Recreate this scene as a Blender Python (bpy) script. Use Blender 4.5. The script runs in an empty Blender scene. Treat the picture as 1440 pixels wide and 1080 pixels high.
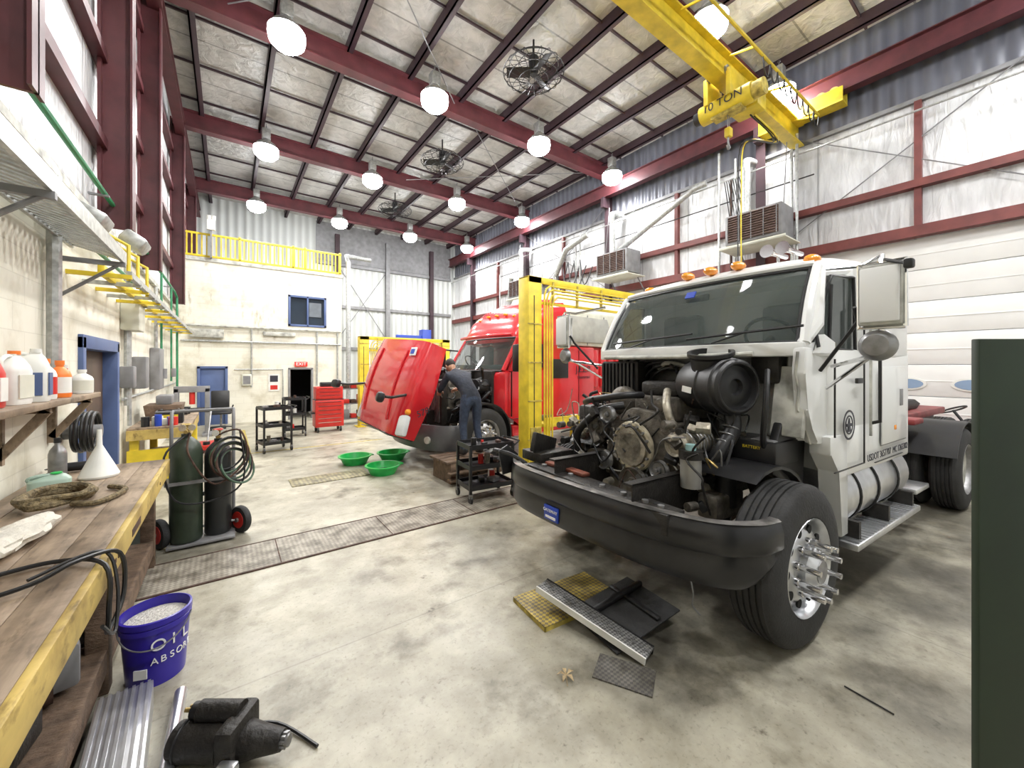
import bpy, bmesh, math, random
from mathutils import Vector, Matrix
from math import sin, cos, pi, radians
random.seed(7)
V = Vector
# ---------------------------------------------------------------- materials
def _new(name):
    m = bpy.data.materials.new(name); m.use_nodes = True
    nt = m.node_tree; bs = nt.nodes["Principled BSDF"]
    return m, nt, bs, nt.nodes, nt.links
def mat(name, c, r=.5, m=0., var=.15, sc=5., bump=0., bsc=40., emit=0, stretch=None, alpha=1, coat=0):
    M, nt, bs, N, L = _new(name)
    tc = N.new('ShaderNodeTexCoord'); mp = N.new('ShaderNodeMapping')
    if stretch: mp.inputs['Scale'].default_value = stretch
    L.new(tc.outputs['Object'], mp.inputs['Vector'])
    no = N.new('ShaderNodeTexNoise'); no.inputs['Scale'].default_value = sc; no.inputs['Detail'].default_value = 5
    L.new(mp.outputs[0], no.inputs['Vector'])
    rp = N.new('ShaderNodeValToRGB'); rp.color_ramp.elements[0].position = .3; rp.color_ramp.elements[1].position = .7
    rp.color_ramp.elements[0].color = (*[x*(1-var) for x in c], 1)
    rp.color_ramp.elements[1].color = (*[min(1, x*(1+var)) for x in c], 1)
    L.new(no.outputs['Fac'], rp.inputs[0]); L.new(rp.outputs[0], bs.inputs['Base Color'])
    bs.inputs['Roughness'].default_value = r; bs.inputs['Metallic'].default_value = m
    if coat: bs.inputs['Coat Weight'].default_value = coat
    if bump:
        n2 = N.new('ShaderNodeTexNoise'); n2.inputs['Scale'].default_value = bsc; n2.inputs['Detail'].default_value = 4
        L.new(mp.outputs[0], n2.inputs['Vector'])
        bp = N.new('ShaderNodeBump'); bp.inputs['Strength'].default_value = bump; bp.inputs['Distance'].default_value = .02
        L.new(n2.outputs['Fac'], bp.inputs['Height']); L.new(bp.outputs[0], bs.inputs['Normal'])
    if emit:
        bs.inputs['Emission Color'].default_value = (*c, 1); bs.inputs['Emission Strength'].default_value = emit
    if alpha < 1: bs.inputs['Alpha'].default_value = alpha
    return M
RED = mat('steel_red_oxide', (.082, .018, .022), .5, 0, .25, 4)
REDW = mat('steel_red_wall', (.13, .028, .024), .5, 0, .25, 4)
PUR = mat('purlin_dark', (.035, .016, .022), .6, 0, .2, 4)
YEL = mat('yellow_paint', (.66, .5, .03), .45, 0, .22, 5)
YELD = mat('yellow_worn', (.42, .33, .07), .6, .2, .5, 14)
WHT = mat('white_truck_paint', (.72, .73, .72), .28, 0, .06, 2, coat=.4)
WHD = mat('dirty_white', (.42, .42, .38), .6, 0, .5, 7)
REDP = mat('red_truck_paint', (.56, .018, .025), .22, 0, .08, 2, coat=.6)
BLK = mat('black_plastic', (.011, .011, .012), .42, 0, .3, 8)
BLK2 = mat('black_greasy', (.018, .016, .014), .5, .2, .5, 12, .3, 50)
RUB = mat('tyre_rubber', (.022, .022, .022), .75, 0, .25, 9, .2, 60)
STL = mat('steel_grey', (.26, .26, .26), .4, .7, .3, 12)
DST = mat('engine_metal', (.12, .108, .09), .5, .5, .5, 14, .4, 40)
DST2 = mat('engine_alloy', (.34, .31, .25), .45, .5, .5, 14, .4, 40)
CHR = mat('chrome', (.75, .75, .76), .12, 1, .05, 5)
ALU = mat('aluminium', (.62, .63, .65), .28, .9, .12, 10)
RST = mat('rust_brown', (.075, .04, .028), .75, .2, .5, 12, .3)
HEAT = mat('heater_louvre', (.17, .12, .11), .5, .2, .25, 10)
BRS = mat('brass', (.42, .31, .12), .4, .8, .3, 15)
GLS = mat('dark_glass', (.06, .075, .07), .04, 0, .35, 2, alpha=.62)
GLS2 = mat('window_glass', (.02, .03, .045), .05, 0, .1, 3)
AMB = mat('amber_lens', (.8, .28, .02), .2, 0, .05, 3)
GRN = mat('green_cylinder', (.028, .042, .026), .4, 0, .3, 8)
GRNP = mat('green_pan', (.015, .42, .08), .35, 0, .15, 8)
GRND = mat('green_post_paint', (.009, .022, .009), .5, 0, .2, 5)
GRNL = mat('green_pipe', (.03, .22, .1), .45, 0, .2, 6)
BLU = mat('blue_door_paint', (.075, .115, .25), .5, 0, .12, 3)
BLUL = mat('blue_lift', (.02, .06, .42), .4, 0, .1, 3)
BUC = mat('blue_bucket', (.03, .018, .3), .3, 0, .08, 4)
PLW = mat('white_plastic', (.72, .72, .68), .4, 0, .1, 6)
PLR = mat('red_plastic', (.52, .025, .018), .4, 0, .12, 6)
PLO = mat('orange_plastic', (.8, .2, .03), .4, 0, .08, 6)
BEI = mat('beige_panel', (.6, .6, .51), .5, 0, .12, 4)
GRY = mat('grey_paint', (.2, .2, .205), .5, .1, .2, 5)
GRYL = mat('galvanised', (.42, .43, .42), .42, .6, .25, 20)
DRK = mat('dark_void', (.012, .012, .012), .9, 0, .2, 4)  # near-black colour stands in for the darkness inside holes and recesses
SKIN = mat('skin', (.5, .29, .2), .5, 0, .06, 30)
SHRT = mat('navy_shirt', (.016, .02, .032), .85, 0, .3, 14, .5, 25)
JEAN = mat('jeans', (.028, .04, .07), .85, 0, .3, 20, .5, 30)
HAIR = mat('hair_dark', (.02, .014, .01), .7, 0, .3, 60)
ROPE = mat('rope', (.15, .115, .06), .9, 0, .6, 40, .8, 60)
TOW = mat('cloth_rag', (.55, .52, .45), .9, 0, .2, 10, .8, 20)
LEAFM = mat('dry_leaf', (.42, .32, .18), .8, 0, .4, 30)
TXD = mat('text_dark', (.02, .02, .03), .5, 0, 0, 1)
TXW = mat('text_white', (.8, .8, .8), .5, 0, 0, 1)
EXITM = mat('exit_red_glow', (.6, .03, .02), .4, 0, .05, 2, emit=.6)
LAMP = mat('lamp_lens_glow', (.97, .98, 1), .3, 0, 0, 1, emit=60)
WOODD = mat('old_timber', (.13, .085, .055), .8, 0, .4, 4, .4, 20, stretch=(2, 4, 4))
def mul(N, L, a, b, f=1):
    m = N.new('ShaderNodeMix'); m.data_type = 'RGBA'; m.blend_type = 'MULTIPLY'; m.inputs[0].default_value = f
    L.new(a, m.inputs[6]); L.new(b, m.inputs[7]); return m.outputs[2]
def nramp(N, L, vec, s, a, b, ca, cb, d=6, stretch=None, off=0):
    mp = N.new('ShaderNodeMapping'); mp.inputs['Location'].default_value = (off, off*.7, 0)
    if stretch: mp.inputs['Scale'].default_value = stretch
    L.new(vec, mp.inputs[0])
    n = N.new('ShaderNodeTexNoise'); n.inputs['Scale'].default_value = s; n.inputs['Detail'].default_value = d; n.inputs['Roughness'].default_value = .62
    L.new(mp.outputs[0], n.inputs['Vector'])
    r = N.new('ShaderNodeValToRGB'); r.color_ramp.elements[0].position = a; r.color_ramp.elements[1].position = b
    r.color_ramp.elements[0].color = (*ca, 1); r.color_ramp.elements[1].color = (*cb, 1)
    L.new(n.outputs['Fac'], r.inputs[0]); return r.outputs[0]
def wood_mat(name, c1, c2, stretch):
    M, nt, bs, N, L = _new(name); tc = N.new('ShaderNodeTexCoord').outputs['Object']
    c = nramp(N, L, tc, 3, .3, .7, c1, c2, 6, stretch)
    c = mul(N, L, c, nramp(N, L, tc, 2.2, .36, .56, (.42, .38, .33), (1, 1, 1), 7, None, 4))
    c = mul(N, L, c, nramp(N, L, tc, 11, .33, .45, (.5, .47, .43), (1, 1, 1), 6, (1.6, .5, 1), 9))
    L.new(c, bs.inputs['Base Color']); bs.inputs['Roughness'].default_value = .6
    return M
WOOD = wood_mat('bench_wood', (.2, .145, .095), (.36, .27, .185), (9, .7, 4))
WOODY = wood_mat('bench_edge_yellow', (.42, .31, .09), (.58, .42, .12), (5, .8, 3))

def ramp2(N, L, src, a, b, k):
    mr = N.new('ShaderNodeMapRange'); mr.interpolation_type = 'SMOOTHSTEP'
    mr.inputs[1].default_value = a; mr.inputs[2].default_value = b; mr.inputs[3].default_value = k; mr.inputs[4].default_value = 1
    L.new(src, mr.inputs[0]); cb = N.new('ShaderNodeCombineColor')
    for i in range(3): L.new(mr.outputs[0], cb.inputs[i])
    return cb.outputs[0]
def floor_mat():
    M, nt, bs, N, L = _new('concrete_floor')
    tc = N.new('ShaderNodeTexCoord').outputs['Object']
    def noise(s, d=6, off=0):
        n = N.new('ShaderNodeTexNoise'); n.inputs['Scale'].default_value = s; n.inputs['Detail'].default_value = d
        n.inputs['Roughness'].default_value = .6
        mp = N.new('ShaderNodeMapping'); mp.inputs['Location'].default_value = (off, off*.7, 0)
        L.new(tc, mp.inputs[0]); L.new(mp.outputs[0], n.inputs['Vector']); return n.outputs['Fac']
    c = nramp(N, L, tc, .9, .3, .7, (.3, .28, .22), (.56, .53, .43))
    c = mul(N, L, c, nramp(N, L, tc, 4.2, .3, .62, (.66, .64, .6), (1, 1, 1), 9, None, 3))
    c = mul(N, L, c, nramp(N, L, tc, 45, .28, .44, (.72, .72, .7), (1, 1, 1), 3, None, 9))
    c = mul(N, L, c, nramp(N, L, tc, 2.1, .31, .46, (.42, .4, .36), (1, 1, 1), 9, None, 20))
    c = mul(N, L, c, nramp(N, L, tc, 8, .27, .36, (.35, .32, .3), (1, 1, 1), 8, None, 33))
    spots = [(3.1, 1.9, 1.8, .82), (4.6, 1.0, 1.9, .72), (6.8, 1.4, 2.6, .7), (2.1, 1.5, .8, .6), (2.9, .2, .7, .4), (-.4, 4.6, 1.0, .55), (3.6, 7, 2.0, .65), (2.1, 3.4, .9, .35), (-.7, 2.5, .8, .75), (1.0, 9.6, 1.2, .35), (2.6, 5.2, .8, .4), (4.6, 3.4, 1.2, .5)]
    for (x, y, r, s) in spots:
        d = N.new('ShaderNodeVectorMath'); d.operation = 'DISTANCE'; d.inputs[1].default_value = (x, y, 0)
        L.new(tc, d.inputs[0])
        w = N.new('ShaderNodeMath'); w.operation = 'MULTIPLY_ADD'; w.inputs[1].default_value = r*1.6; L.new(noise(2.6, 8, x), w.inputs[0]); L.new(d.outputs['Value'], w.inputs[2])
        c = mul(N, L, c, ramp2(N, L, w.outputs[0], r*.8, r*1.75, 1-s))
    sp = N.new('ShaderNodeSeparateXYZ'); L.new(tc, sp.inputs[0])
    for ax, per, off in ((0, 4.5, .9), (1, 4.5, 1.9)):
        a = N.new('ShaderNodeMath'); a.operation = 'ADD'; a.inputs[1].default_value = off; L.new(sp.outputs[ax], a.inputs[0])
        p = N.new('ShaderNodeMath'); p.operation = 'PINGPONG'; p.inputs[1].default_value = per/2; L.new(a.outputs[0], p.inputs[0])
        c = mul(N, L, c, ramp2(N, L, p.outputs[0], .003, .008, .78))
    L.new(c, bs.inputs['Base Color'])
    rr = N.new('ShaderNodeMapRange'); rr.inputs[3].default_value = .22; rr.inputs[4].default_value = .6
    L.new(noise(1.7, 5, 5), rr.inputs[0]); L.new(rr.outputs[0], bs.inputs['Roughness'])
    bp = N.new('ShaderNodeBump'); bp.inputs['Strength'].default_value = .12; bp.inputs['Distance'].default_value = .01
    L.new(noise(25, 5, 1), bp.inputs['Height']); L.new(bp.outputs[0], bs.inputs['Normal'])
    return M
FLOOR = floor_mat()

def block_mat(name, axis):
    M, nt, bs, N, L = _new(name)
    tc = N.new('ShaderNodeTexCoord'); sp = N.new('ShaderNodeSeparateXYZ'); cb = N.new('ShaderNodeCombineXYZ')
    L.new(tc.outputs['Object'], sp.inputs[0]); L.new(sp.outputs[axis], cb.inputs[0]); L.new(sp.outputs[2], cb.inputs[1])
    br = N.new('ShaderNodeTexBrick'); br.inputs['Scale'].default_value = 1; br.inputs['Brick Width'].default_value = .4
    br.inputs['Row Height'].default_value = .2; br.inputs['Mortar Size'].default_value = .004
    br.inputs['Color1'].default_value = (.74, .72, .62, 1); br.inputs['Color2'].default_value = (.71, .69, .59, 1); br.inputs['Mortar'].default_value = (.63, .61, .52, 1)
    L.new(cb.outputs[0], br.inputs['Vector'])
    c = mul(N, L, br.outputs['Color'], nramp(N, L, tc.outputs['Object'], 1.6, .32, .5, (.75, .72, .65), (1, 1, 1), 8))
    c = mul(N, L, c, nramp(N, L, tc.outputs['Object'], 3, .3, .38, (.55, .5, .42), (1, 1, 1), 8, (1, 1, .25), 7))
    L.new(c, bs.inputs['Base Color'])
    bp = N.new('ShaderNodeBump'); bp.inputs['Strength'].default_value = .25; bp.inputs['Distance'].default_value = .01; bp.invert = True
    L.new(br.outputs['Fac'], bp.inputs['Height']); L.new(bp.outputs[0], bs.inputs['Normal'])
    bs.inputs['Roughness'].default_value = .5
    return M
BLKY = block_mat('painted_block_side', 1); BLKX = block_mat('painted_block_end', 0)

def ins_mat(name, col, axis, per, stretch, seam=.6, lo=.74):
    M, nt, bs, N, L = _new(name)
    tc = N.new('ShaderNodeTexCoord'); mp = N.new('ShaderNodeMapping'); mp.inputs['Scale'].default_value = stretch
    L.new(tc.outputs['Object'], mp.inputs[0])
    n = N.new('ShaderNodeTexNoise'); n.inputs['Scale'].default_value = 3; n.inputs['Detail'].default_value = 5; n.inputs['Distortion'].default_value = .6
    L.new(mp.outputs[0], n.inputs['Vector'])
    r = N.new('ShaderNodeValToRGB'); r.color_ramp.elements[0].position = .3; r.color_ramp.elements[1].position = .65
    r.color_ramp.elements[0].color = (*[x*lo for x in col], 1); r.color_ramp.elements[1].color = (*col, 1)
    L.new(n.outputs['Fac'], r.inputs[0])
    sp = N.new('ShaderNodeSeparateXYZ'); L.new(tc.outputs['Object'], sp.inputs[0])
    md = N.new('ShaderNodeMath'); md.operation = 'PINGPONG'; md.inputs[1].default_value = per/2; L.new(sp.outputs[axis], md.inputs[0])
    lt = N.new('ShaderNodeMath'); lt.operation = 'GREATER_THAN'; lt.inputs[1].default_value = .018; L.new(md.outputs[0], lt.inputs[0])
    mr = N.new('ShaderNodeMapRange'); mr.inputs[3].default_value = seam; mr.inputs[4].default_value = 1; L.new(lt.outputs[0], mr.inputs[0])
    m = N.new('ShaderNodeVectorMath'); m.operation = 'SCALE'; L.new(r.outputs[0], m.inputs[0]); L.new(mr.outputs[0], m.inputs['Scale'])
    L.new(m.outputs[0], bs.inputs['Base Color'])
    bp = N.new('ShaderNodeBump'); bp.inputs['Strength'].default_value = .9; bp.inputs['Distance'].default_value = .06
    L.new(n.outputs['Fac'], bp.inputs['Height']); L.new(bp.outputs[0], bs.inputs['Normal'])
    bs.inputs['Roughness'].default_value = .4
    return M
INSY = ins_mat('wall_insulation_side', (.68, .69, .7), 1, 1.5, (3, 3, .6))
INSX = ins_mat('wall_insulation_end', (.56, .57, .56), 0, 1.2, (3, 3, .4))
INSR = ins_mat('roof_insulation', (.47, .46, .43), 1, 1.5, (1.5, 1.5, 1), .45, .72)
def corr_mat(name, col, axis, freq=26):
    M, nt, bs, N, L = _new(name)
    tc = N.new('ShaderNodeTexCoord'); sp = N.new('ShaderNodeSeparateXYZ'); L.new(tc.outputs['Object'], sp.inputs[0])
    k = N.new('ShaderNodeMath'); k.operation = 'MULTIPLY'; k.inputs[1].default_value = freq; L.new(sp.outputs[axis], k.inputs[0])
    s = N.new('ShaderNodeMath'); s.operation = 'SINE'; L.new(k.outputs[0], s.inputs[0])
    mr = N.new('ShaderNodeMapRange'); mr.inputs[1].default_value = -1; mr.inputs[3].default_value = .75; mr.inputs[4].default_value = 1; L.new(s.outputs[0], mr.inputs[0])
    m = N.new('ShaderNodeVectorMath'); m.operation = 'SCALE'; m.inputs[0].default_value = col; L.new(mr.outputs[0], m.inputs['Scale'])
    L.new(m.outputs[0], bs.inputs['Base Color'])
    bp = N.new('ShaderNodeBump'); bp.inputs['Strength'].default_value = .8; bp.inputs['Distance'].default_value = .03
    L.new(s.outputs[0], bp.inputs['Height']); L.new(bp.outputs[0], bs.inputs['Normal']); bs.inputs['Roughness'].default_value = .45
    return M
CORB = corr_mat('corrugated_grey', (.14, .145, .175), 1)
CORW = corr_mat('corrugated_white', (.56, .58, .56), 0, 21)
CORD = mat('overhead_door_panel', (.74, .74, .72), .45, 0, .05, 2)
def diamond(name, c1, c2, m=.6, sc=30):
    M, nt, bs, N, L = _new(name)
    tc = N.new('ShaderNodeTexCoord'); mp = N.new('ShaderNodeMapping'); mp.inputs['Rotation'].default_value = (0, 0, .78); mp.inputs['Scale'].default_value = (sc, sc, sc)
    L.new(tc.outputs['Object'], mp.inputs[0])
    ck = N.new('ShaderNodeTexChecker'); ck.inputs['Scale'].default_value = 1.; ck.inputs[1].default_value = (*c1, 1); ck.inputs[2].default_value = (*c2, 1)
    L.new(mp.outputs[0], ck.inputs[0])
    c = mul(N, L, ck.outputs[0], nramp(N, L, tc.outputs['Object'], 6, .36, .6, (.35, .33, .3), (1, 1, 1)))
    L.new(c, bs.inputs['Base Color'])
    bs.inputs['Metallic'].default_value = m; bs.inputs['Roughness'].default_value = .5
    return M
GRATE = diamond('trench_grate', (.36, .33, .27), (.24, .215, .175), .1, 38)
DIAY = diamond('diamond_plate_yellow', (.5, .37, .06), (.2, .16, .08), .2, 45)
DIAK = diamond('anti_slip_tread', (.3, .3, .29), (.1, .1, .1), .3, 70)

# ---------------------------------------------------------------- builder
def frame(ax):
    z = V(ax).normalized(); h = V((0, 0, 1)) if abs(z.z) < .9 else V((1, 0, 0))
    x = h.cross(z).normalized(); y = z.cross(x); return x, y, z
def cr(pts, k=5):
    P = [V(p) for p in pts]; out = []
    for i in range(len(P)-1):
        a = P[max(i-1, 0)]; b = P[i]; c = P[i+1]; d = P[min(i+2, len(P)-1)]
        for j in range(k):
            t = j/k; out.append(.5*((2*b)+(c-a)*t+(2*a-5*b+4*c-d)*t*t+(3*b-a-3*c+d)*t**3))
    out.append(P[-1]); return out
class B:
    def __init__(s, name, loc=(0, 0, 0), rz=0):
        s.n = name; s.v = []; s.f = []; s.fm = []; s.ms = []; s.M = Matrix.Identity(4); s.loc = loc; s.rz = rz; s.tx = []
    def add(s, vs, fs, m):
        if m not in s.ms: s.ms.append(m)
        k = s.ms.index(m); o = len(s.v)
        s.v += [s.M @ V(p) for p in vs]; s.f += [tuple(i+o for i in f) for f in fs]; s.fm += [k]*len(fs)
    def addbm(s, bm, m):
        bm.verts.index_update(); s.add([v.co.copy() for v in bm.verts], [[v.index for v in f.verts] for f in bm.faces], m); bm.free()
    def box(s, x0, x1, y0, y1, z0, z1, m, bev=0, seg=2):
        if x1 < x0: x0, x1 = x1, x0
        if y1 < y0: y0, y1 = y1, y0
        if z1 < z0: z0, z1 = z1, z0
        vs = [(x, y, z) for x in (x0, x1) for y in (y0, y1) for z in (z0, z1)]
        fs = [(0, 1, 3, 2), (4, 6, 7, 5), (0, 4, 5, 1), (2, 3, 7, 6), (0, 2, 6, 4), (1, 5, 7, 3)]
        if not bev: s.add(vs, fs, m); return
        bm = bmesh.new(); q = [bm.verts.new(v) for v in vs]
        for f in fs: bm.faces.new([q[i] for i in f])
        bmesh.ops.bevel(bm, geom=bm.edges[:], offset=min(bev, .49*min(x1-x0, y1-y0, z1-z0)), segments=seg, affect='EDGES', profile=.5)
        s.addbm(bm, m)
    def obox(s, c, size, m, rot=(0, 0, 0), bev=0):
        old = s.M.copy()
        s.M = old @ Matrix.Translation(c) @ Matrix.Rotation(rot[2], 4, 'Z') @ Matrix.Rotation(rot[1], 4, 'Y') @ Matrix.Rotation(rot[0], 4, 'X')
        a, b, d = [x/2 for x in size]; s.box(-a, a, -b, b, -d, d, m, bev); s.M = old
    def loft(s, rings, m, cap=True, closed=True):
        n = len(rings[0]); vs = [p for r in rings for p in r]; fs = []
        for i in range(len(rings)-1):
            for j in range(n if closed else n-1):
                a = i*n+j; b = i*n+(j+1) % n; fs.append((a, b, b+n, a+n))
        if cap and closed: fs.append(tuple(range(n))[::-1]); fs.append(tuple(range((len(rings)-1)*n, len(rings)*n)))
        s.add(vs, fs, m)
    def cyl(s, p, q, r, m, r2=None, n=16, cap=True):
        p = V(p); q = V(q); x, y, z = frame(q-p); r2 = r if r2 is None else r2
        s.loft([[c+(x*cos(2*pi*i/n)+y*sin(2*pi*i/n))*rr for i in range(n)] for c, rr in ((p, r), (q, r2))], m, cap)
    def tube(s, pts, r, m, n=8, k=0):
        P = cr(pts, k) if k else [V(p) for p in pts]
        R = r if isinstance(r, (list, tuple)) else None
        if R and k:
            R = [R[min(int(i/k), len(R)-1)]*(1-(i/k) % 1)+R[min(int(i/k)+1, len(R)-1)]*((i/k) % 1) for i in range(len(P))]
        t = (P[1]-P[0]).normalized(); x, y, z = frame(t); rings = []
        for i, p in enumerate(P):
            if i == 0: t = P[1]-P[0]
            elif i == len(P)-1: t = P[-1]-P[-2]
            else: t = (P[i+1]-P[i]).normalized()+(P[i]-P[i-1]).normalized()
            if t.length < 1e-6: t = z.copy()
            t.normalize(); x = (x-t*x.dot(t))
            if x.length < 1e-6: x = frame(t)[0]
            x.normalize(); y = t.cross(x); z = t
            rr = R[i] if R else r
            rings.append([p+(x*cos(2*pi*a/n)+y*sin(2*pi*a/n))*rr for a in range(n)])
        s.loft(rings, m)
    def lathe(s, prof, m, c=(0, 0, 0), ax=(0, 0, 1), n=28, cap=True):
        x, y, z = frame(ax); c = V(c)
        s.loft([[c+z*h+(x*cos(2*pi*i/n)+y*sin(2*pi*i/n))*max(r, .0005) for i in range(n)] for r, h in prof], m, cap)
    def torus(s, c, R, r, m, ax=(0, 0, 1), n=32, k=8):
        x, y, z = frame(ax); c = V(c); rings = []
        for i in range(n+1):
            d = x*cos(2*pi*i/n)+y*sin(2*pi*i/n)
            rings.append([c+d*(R+r*cos(2*pi*j/k))+z*r*sin(2*pi*j/k) for j in range(k)])
        s.loft(rings, m, cap=False)
    def sph(s, c, r, m, sc=(1, 1, 1), n=16):
        c = V(c); rings = []
        for i in range(1, n//2):
            a = pi*i/(n//2); rings.append([c+V((sc[0]*r*sin(a)*cos(2*pi*j/n), sc[1]*r*sin(a)*sin(2*pi*j/n), sc[2]*r*cos(a))) for j in range(n)])
        s.loft(rings, m)
    def prism(s, poly, axis, a, b, m, bev=0, seg=2):
        def P(u, w, t): return {'x': (t, u, w), 'y': (u, t, w), 'z': (u, w, t)}[axis]
        n = len(poly); bm = bmesh.new()
        A = [bm.verts.new(P(u, w, a)) for u, w in poly]; C = [bm.verts.new(P(u, w, b)) for u, w in poly]
        bm.faces.new(A[::-1]); bm.faces.new(C)
        for i in range(n): bm.faces.new((A[i], A[(i+1) % n], C[(i+1) % n], C[i]))
        if bev: bmesh.ops.bevel(bm, geom=bm.edges[:], offset=bev, segments=seg, affect='EDGES', profile=.5)
        s.addbm(bm, m)
    def text(s, t, loc, right, up, size, m, align='CENTER', ext=.0015, sx=1): s.tx.append((t, loc, right, up, size, m, align, ext, sx))
    def done(s, ang=38):
        me = bpy.data.meshes.new(s.n); me.from_pydata([tuple(v) for v in s.v], [], s.f)
        for m in s.ms: me.materials.append(m)
        me.polygons.foreach_set('material_index', s.fm)
        bm = bmesh.new(); bm.from_mesh(me); bmesh.ops.recalc_face_normals(bm, faces=bm.faces[:]); bm.to_mesh(me); bm.free()
        me.polygons.foreach_set('use_smooth', [True]*len(me.polygons)); me.set_sharp_from_angle(angle=radians(ang))
        o = bpy.data.objects.new(s.n, me); bpy.context.scene.collection.objects.link(o); o.location = s.loc; o.rotation_euler = (0, 0, s.rz)
        for i, (t, loc, right, up, size, m, al, ext, sx) in enumerate(s.tx):
            cu = bpy.data.curves.new('lettering', 'FONT'); cu.body = t; cu.size = size; cu.align_x = al; cu.align_y = 'CENTER'; cu.extrude = ext; cu.materials.append(m)
            to = bpy.data.objects.new('lettering_%d' % (i+1), cu); bpy.context.scene.collection.objects.link(to)
            r = V(right).normalized(); u = V(up); u = (u-r*u.dot(r)).normalized(); nn = r.cross(u)
            to.matrix_local = Matrix(((r.x*sx, u.x, nn.x, loc[0]), (r.y*sx, u.y, nn.y, loc[1]), (r.z*sx, u.z, nn.z, loc[2]), (0, 0, 0, 1)))
            to.parent = o
        return o
def ibeam(b, ax, a0, a1, c, zt, w, h, m, t=.02):
    for (d, z0, z1) in ((w/2, zt-t, zt), (w/2, zt-h, zt-h+t), (t/2, zt-h+t, zt-t)):
        if ax == 'x': b.box(a0, a1, c-d, c+d, z0, z1, m)
        else: b.box(c-d, c+d, a0, a1, z0, z1, m)

XL, XR, YF, YB, ZR = -1.2, 10.5, 20., -5., 8.6
# ---------------------------------------------------------------- shell
b = B('floor'); b.box(XL-.2, XR+.2, YB-.2, YF+.2, -.15, 0, FLOOR); b.done()
b = B('ceiling'); b.box(XL-.2, XR+.2, YB-.2, YF+.2, ZR, ZR+.1, INSR); b.done()
b = B('wall_left')
D0, D1 = 5.65, 7.25
b.box(XL-.2, XL, YB, D0, 0, 3.35, BLKY); b.box(XL-.2, XL, D1, YF, 0, 3.35, BLKY); b.box(XL-.2, XL, D0, D1, 2.05, 3.35, BLKY)
b.box(XL-.2, XL-.04, YB, YF, 3.35, ZR, INSY); b.box(XL-.05, XL+.06, YB, YF, 3.33, 3.4, WHD)
b.box(XL-1.2, XL-1.1, D0-.5, D1+.5, 0, 2.5, DRK); b.box(XL-1.1, XL-.2, D0-.5, D0-.4, 0, 2.5, DRK); b.box(XL-1.1, XL-.2, D1+.4, D1+.5, 0, 2.5, DRK); b.box(XL-1.1, XL-.2, D0-.5, D1+.5, 2.4, 2.5, DRK)
b.done()
b = B('wall_back'); b.box(XL-.2, XR+.2, YF, YF+.2, 0, ZR, CORW); b.done()
b = B('wall_front'); b.box(XL-.2, XR+.2, YB-.2, YB, 0, ZR, INSX); b.done()
b = B('wall_right')
doors = [(-1.3, 3.15), (5.2, 9.6)]
ys = [YB]+[q for d in doors for q in d]+[YF]
for i in range(0, len(ys), 2): b.box(XR, XR+.2, ys[i], ys[i+1], 0, 4.15, INSY)
b.box(XR, XR+.2, YB, YF, 4.15, 6.75, INSY); b.box(XR, XR+.2, YB, YF, 6.75, ZR, CORB)
b.done()
PANE = mat('door_pane', (.25, .34, .48), .1, 0, .1, 2)
for i, (y0, y1) in enumerate(doors):
    b = B('overhead_door')
    for k in range(7):
        b.box(XR+.02, XR+.08, y0, y1, k*.593+.004, (k+1)*.593-.004, CORD, .012)
        b.box(XR+.012, XR+.03, y0, y1, k*.593+.28, k*.593+.3, CORD, .004)
    for y in [y0+.45+j*.82 for j in range(5)]:
        rr = [(y+.26*cos(a), 1.42+.12*sin(a)) for a in [2*pi*t/20 for t in range(20)]]
        b.prism(rr, 'x', XR+.0, XR+.03, PLW); b.prism([(y+(u-y)*.84, 1.42+(w-1.42)*.76) for u, w in rr], 'x', XR-.006, XR+.03, PANE)
    b.box(XR-.05, XR+.02, y0-.05, y0, 0, 4.15, GRYL); b.box(XR-.05, XR+.02, y1, y1+.05, 0, 4.15, GRYL)
    b.done()
b = B('trim_steel_right')
ibeam(b, 'y', YB, YF, XR-.35, 7.75, .22, .42, RED)
b.box(XR-.18, XR, YB, YF, 5.08, 5.22, REDW)
b.box(XR-.2, XR, YB, YF, 4.16, 4.36, REDW)
b.box(XR-.08, XR, YB, YF, 6.7, 6.78, GRY)
for y in (-.6, 4.05, 8.7, 13.2, 17.7):
    b.box(XR-.26, XR-.24, y-.1, y+.1, 0, 8.05, PUR); b.box(XR-.24, XR, y-.012, y+.012, 0, 8.05, PUR)
    b.box(XR-.5, XR-.2, y-.06, y+.06, 7.0, 7.33, PUR)
for y in (1.45, 6.3, 11, 15.5): b.box(XR-.12, XR, y-.05, y+.05, 4.3, 6.7, REDW)
for (y0, y1) in ((-.6, 4.05), (8.7, 13.2)):
    b.tube([(XR-.1, y0, 4.3), (XR-.1, y1, 7.3)], .012, GRY, 6); b.tube([(XR-.1, y1, 4.3), (XR-.1, y0, 7.3)], .012, GRY, 6)
b.done()
b = B('trim_steel_left')
for y in (3.5, 6.4, 8.8, 13.2, 17.7):
    b.box(-.92, -.9, y-.1, y+.1, 3.35, 8.1, RED); b.box(XL, -.9, y-.012, y+.012, 3.35, 8.1, RED); b.box(-1.19, -1.16, y-.1, y+.1, 3.35, 8.1, RED)
for z in (4.3, 5.3, 6.3, 7.3): b.box(XL-.05, XL+.08, YB, YF, z-.06, z+.06, RED)
ibeam(b, 'y', YB, YF, -.98, 8.0, .2, .3, RED)
b.done()
b = B('trim_rafters')
for y in (-.6, 4.05, 8.7, 13.2, 17.7):
    ibeam(b, 'x', XL+.05, XR-.02, y, 8.4, .24, .45, RED, .025)
b.done()
b = B('trim_purlins')
x = XL+.6
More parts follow.
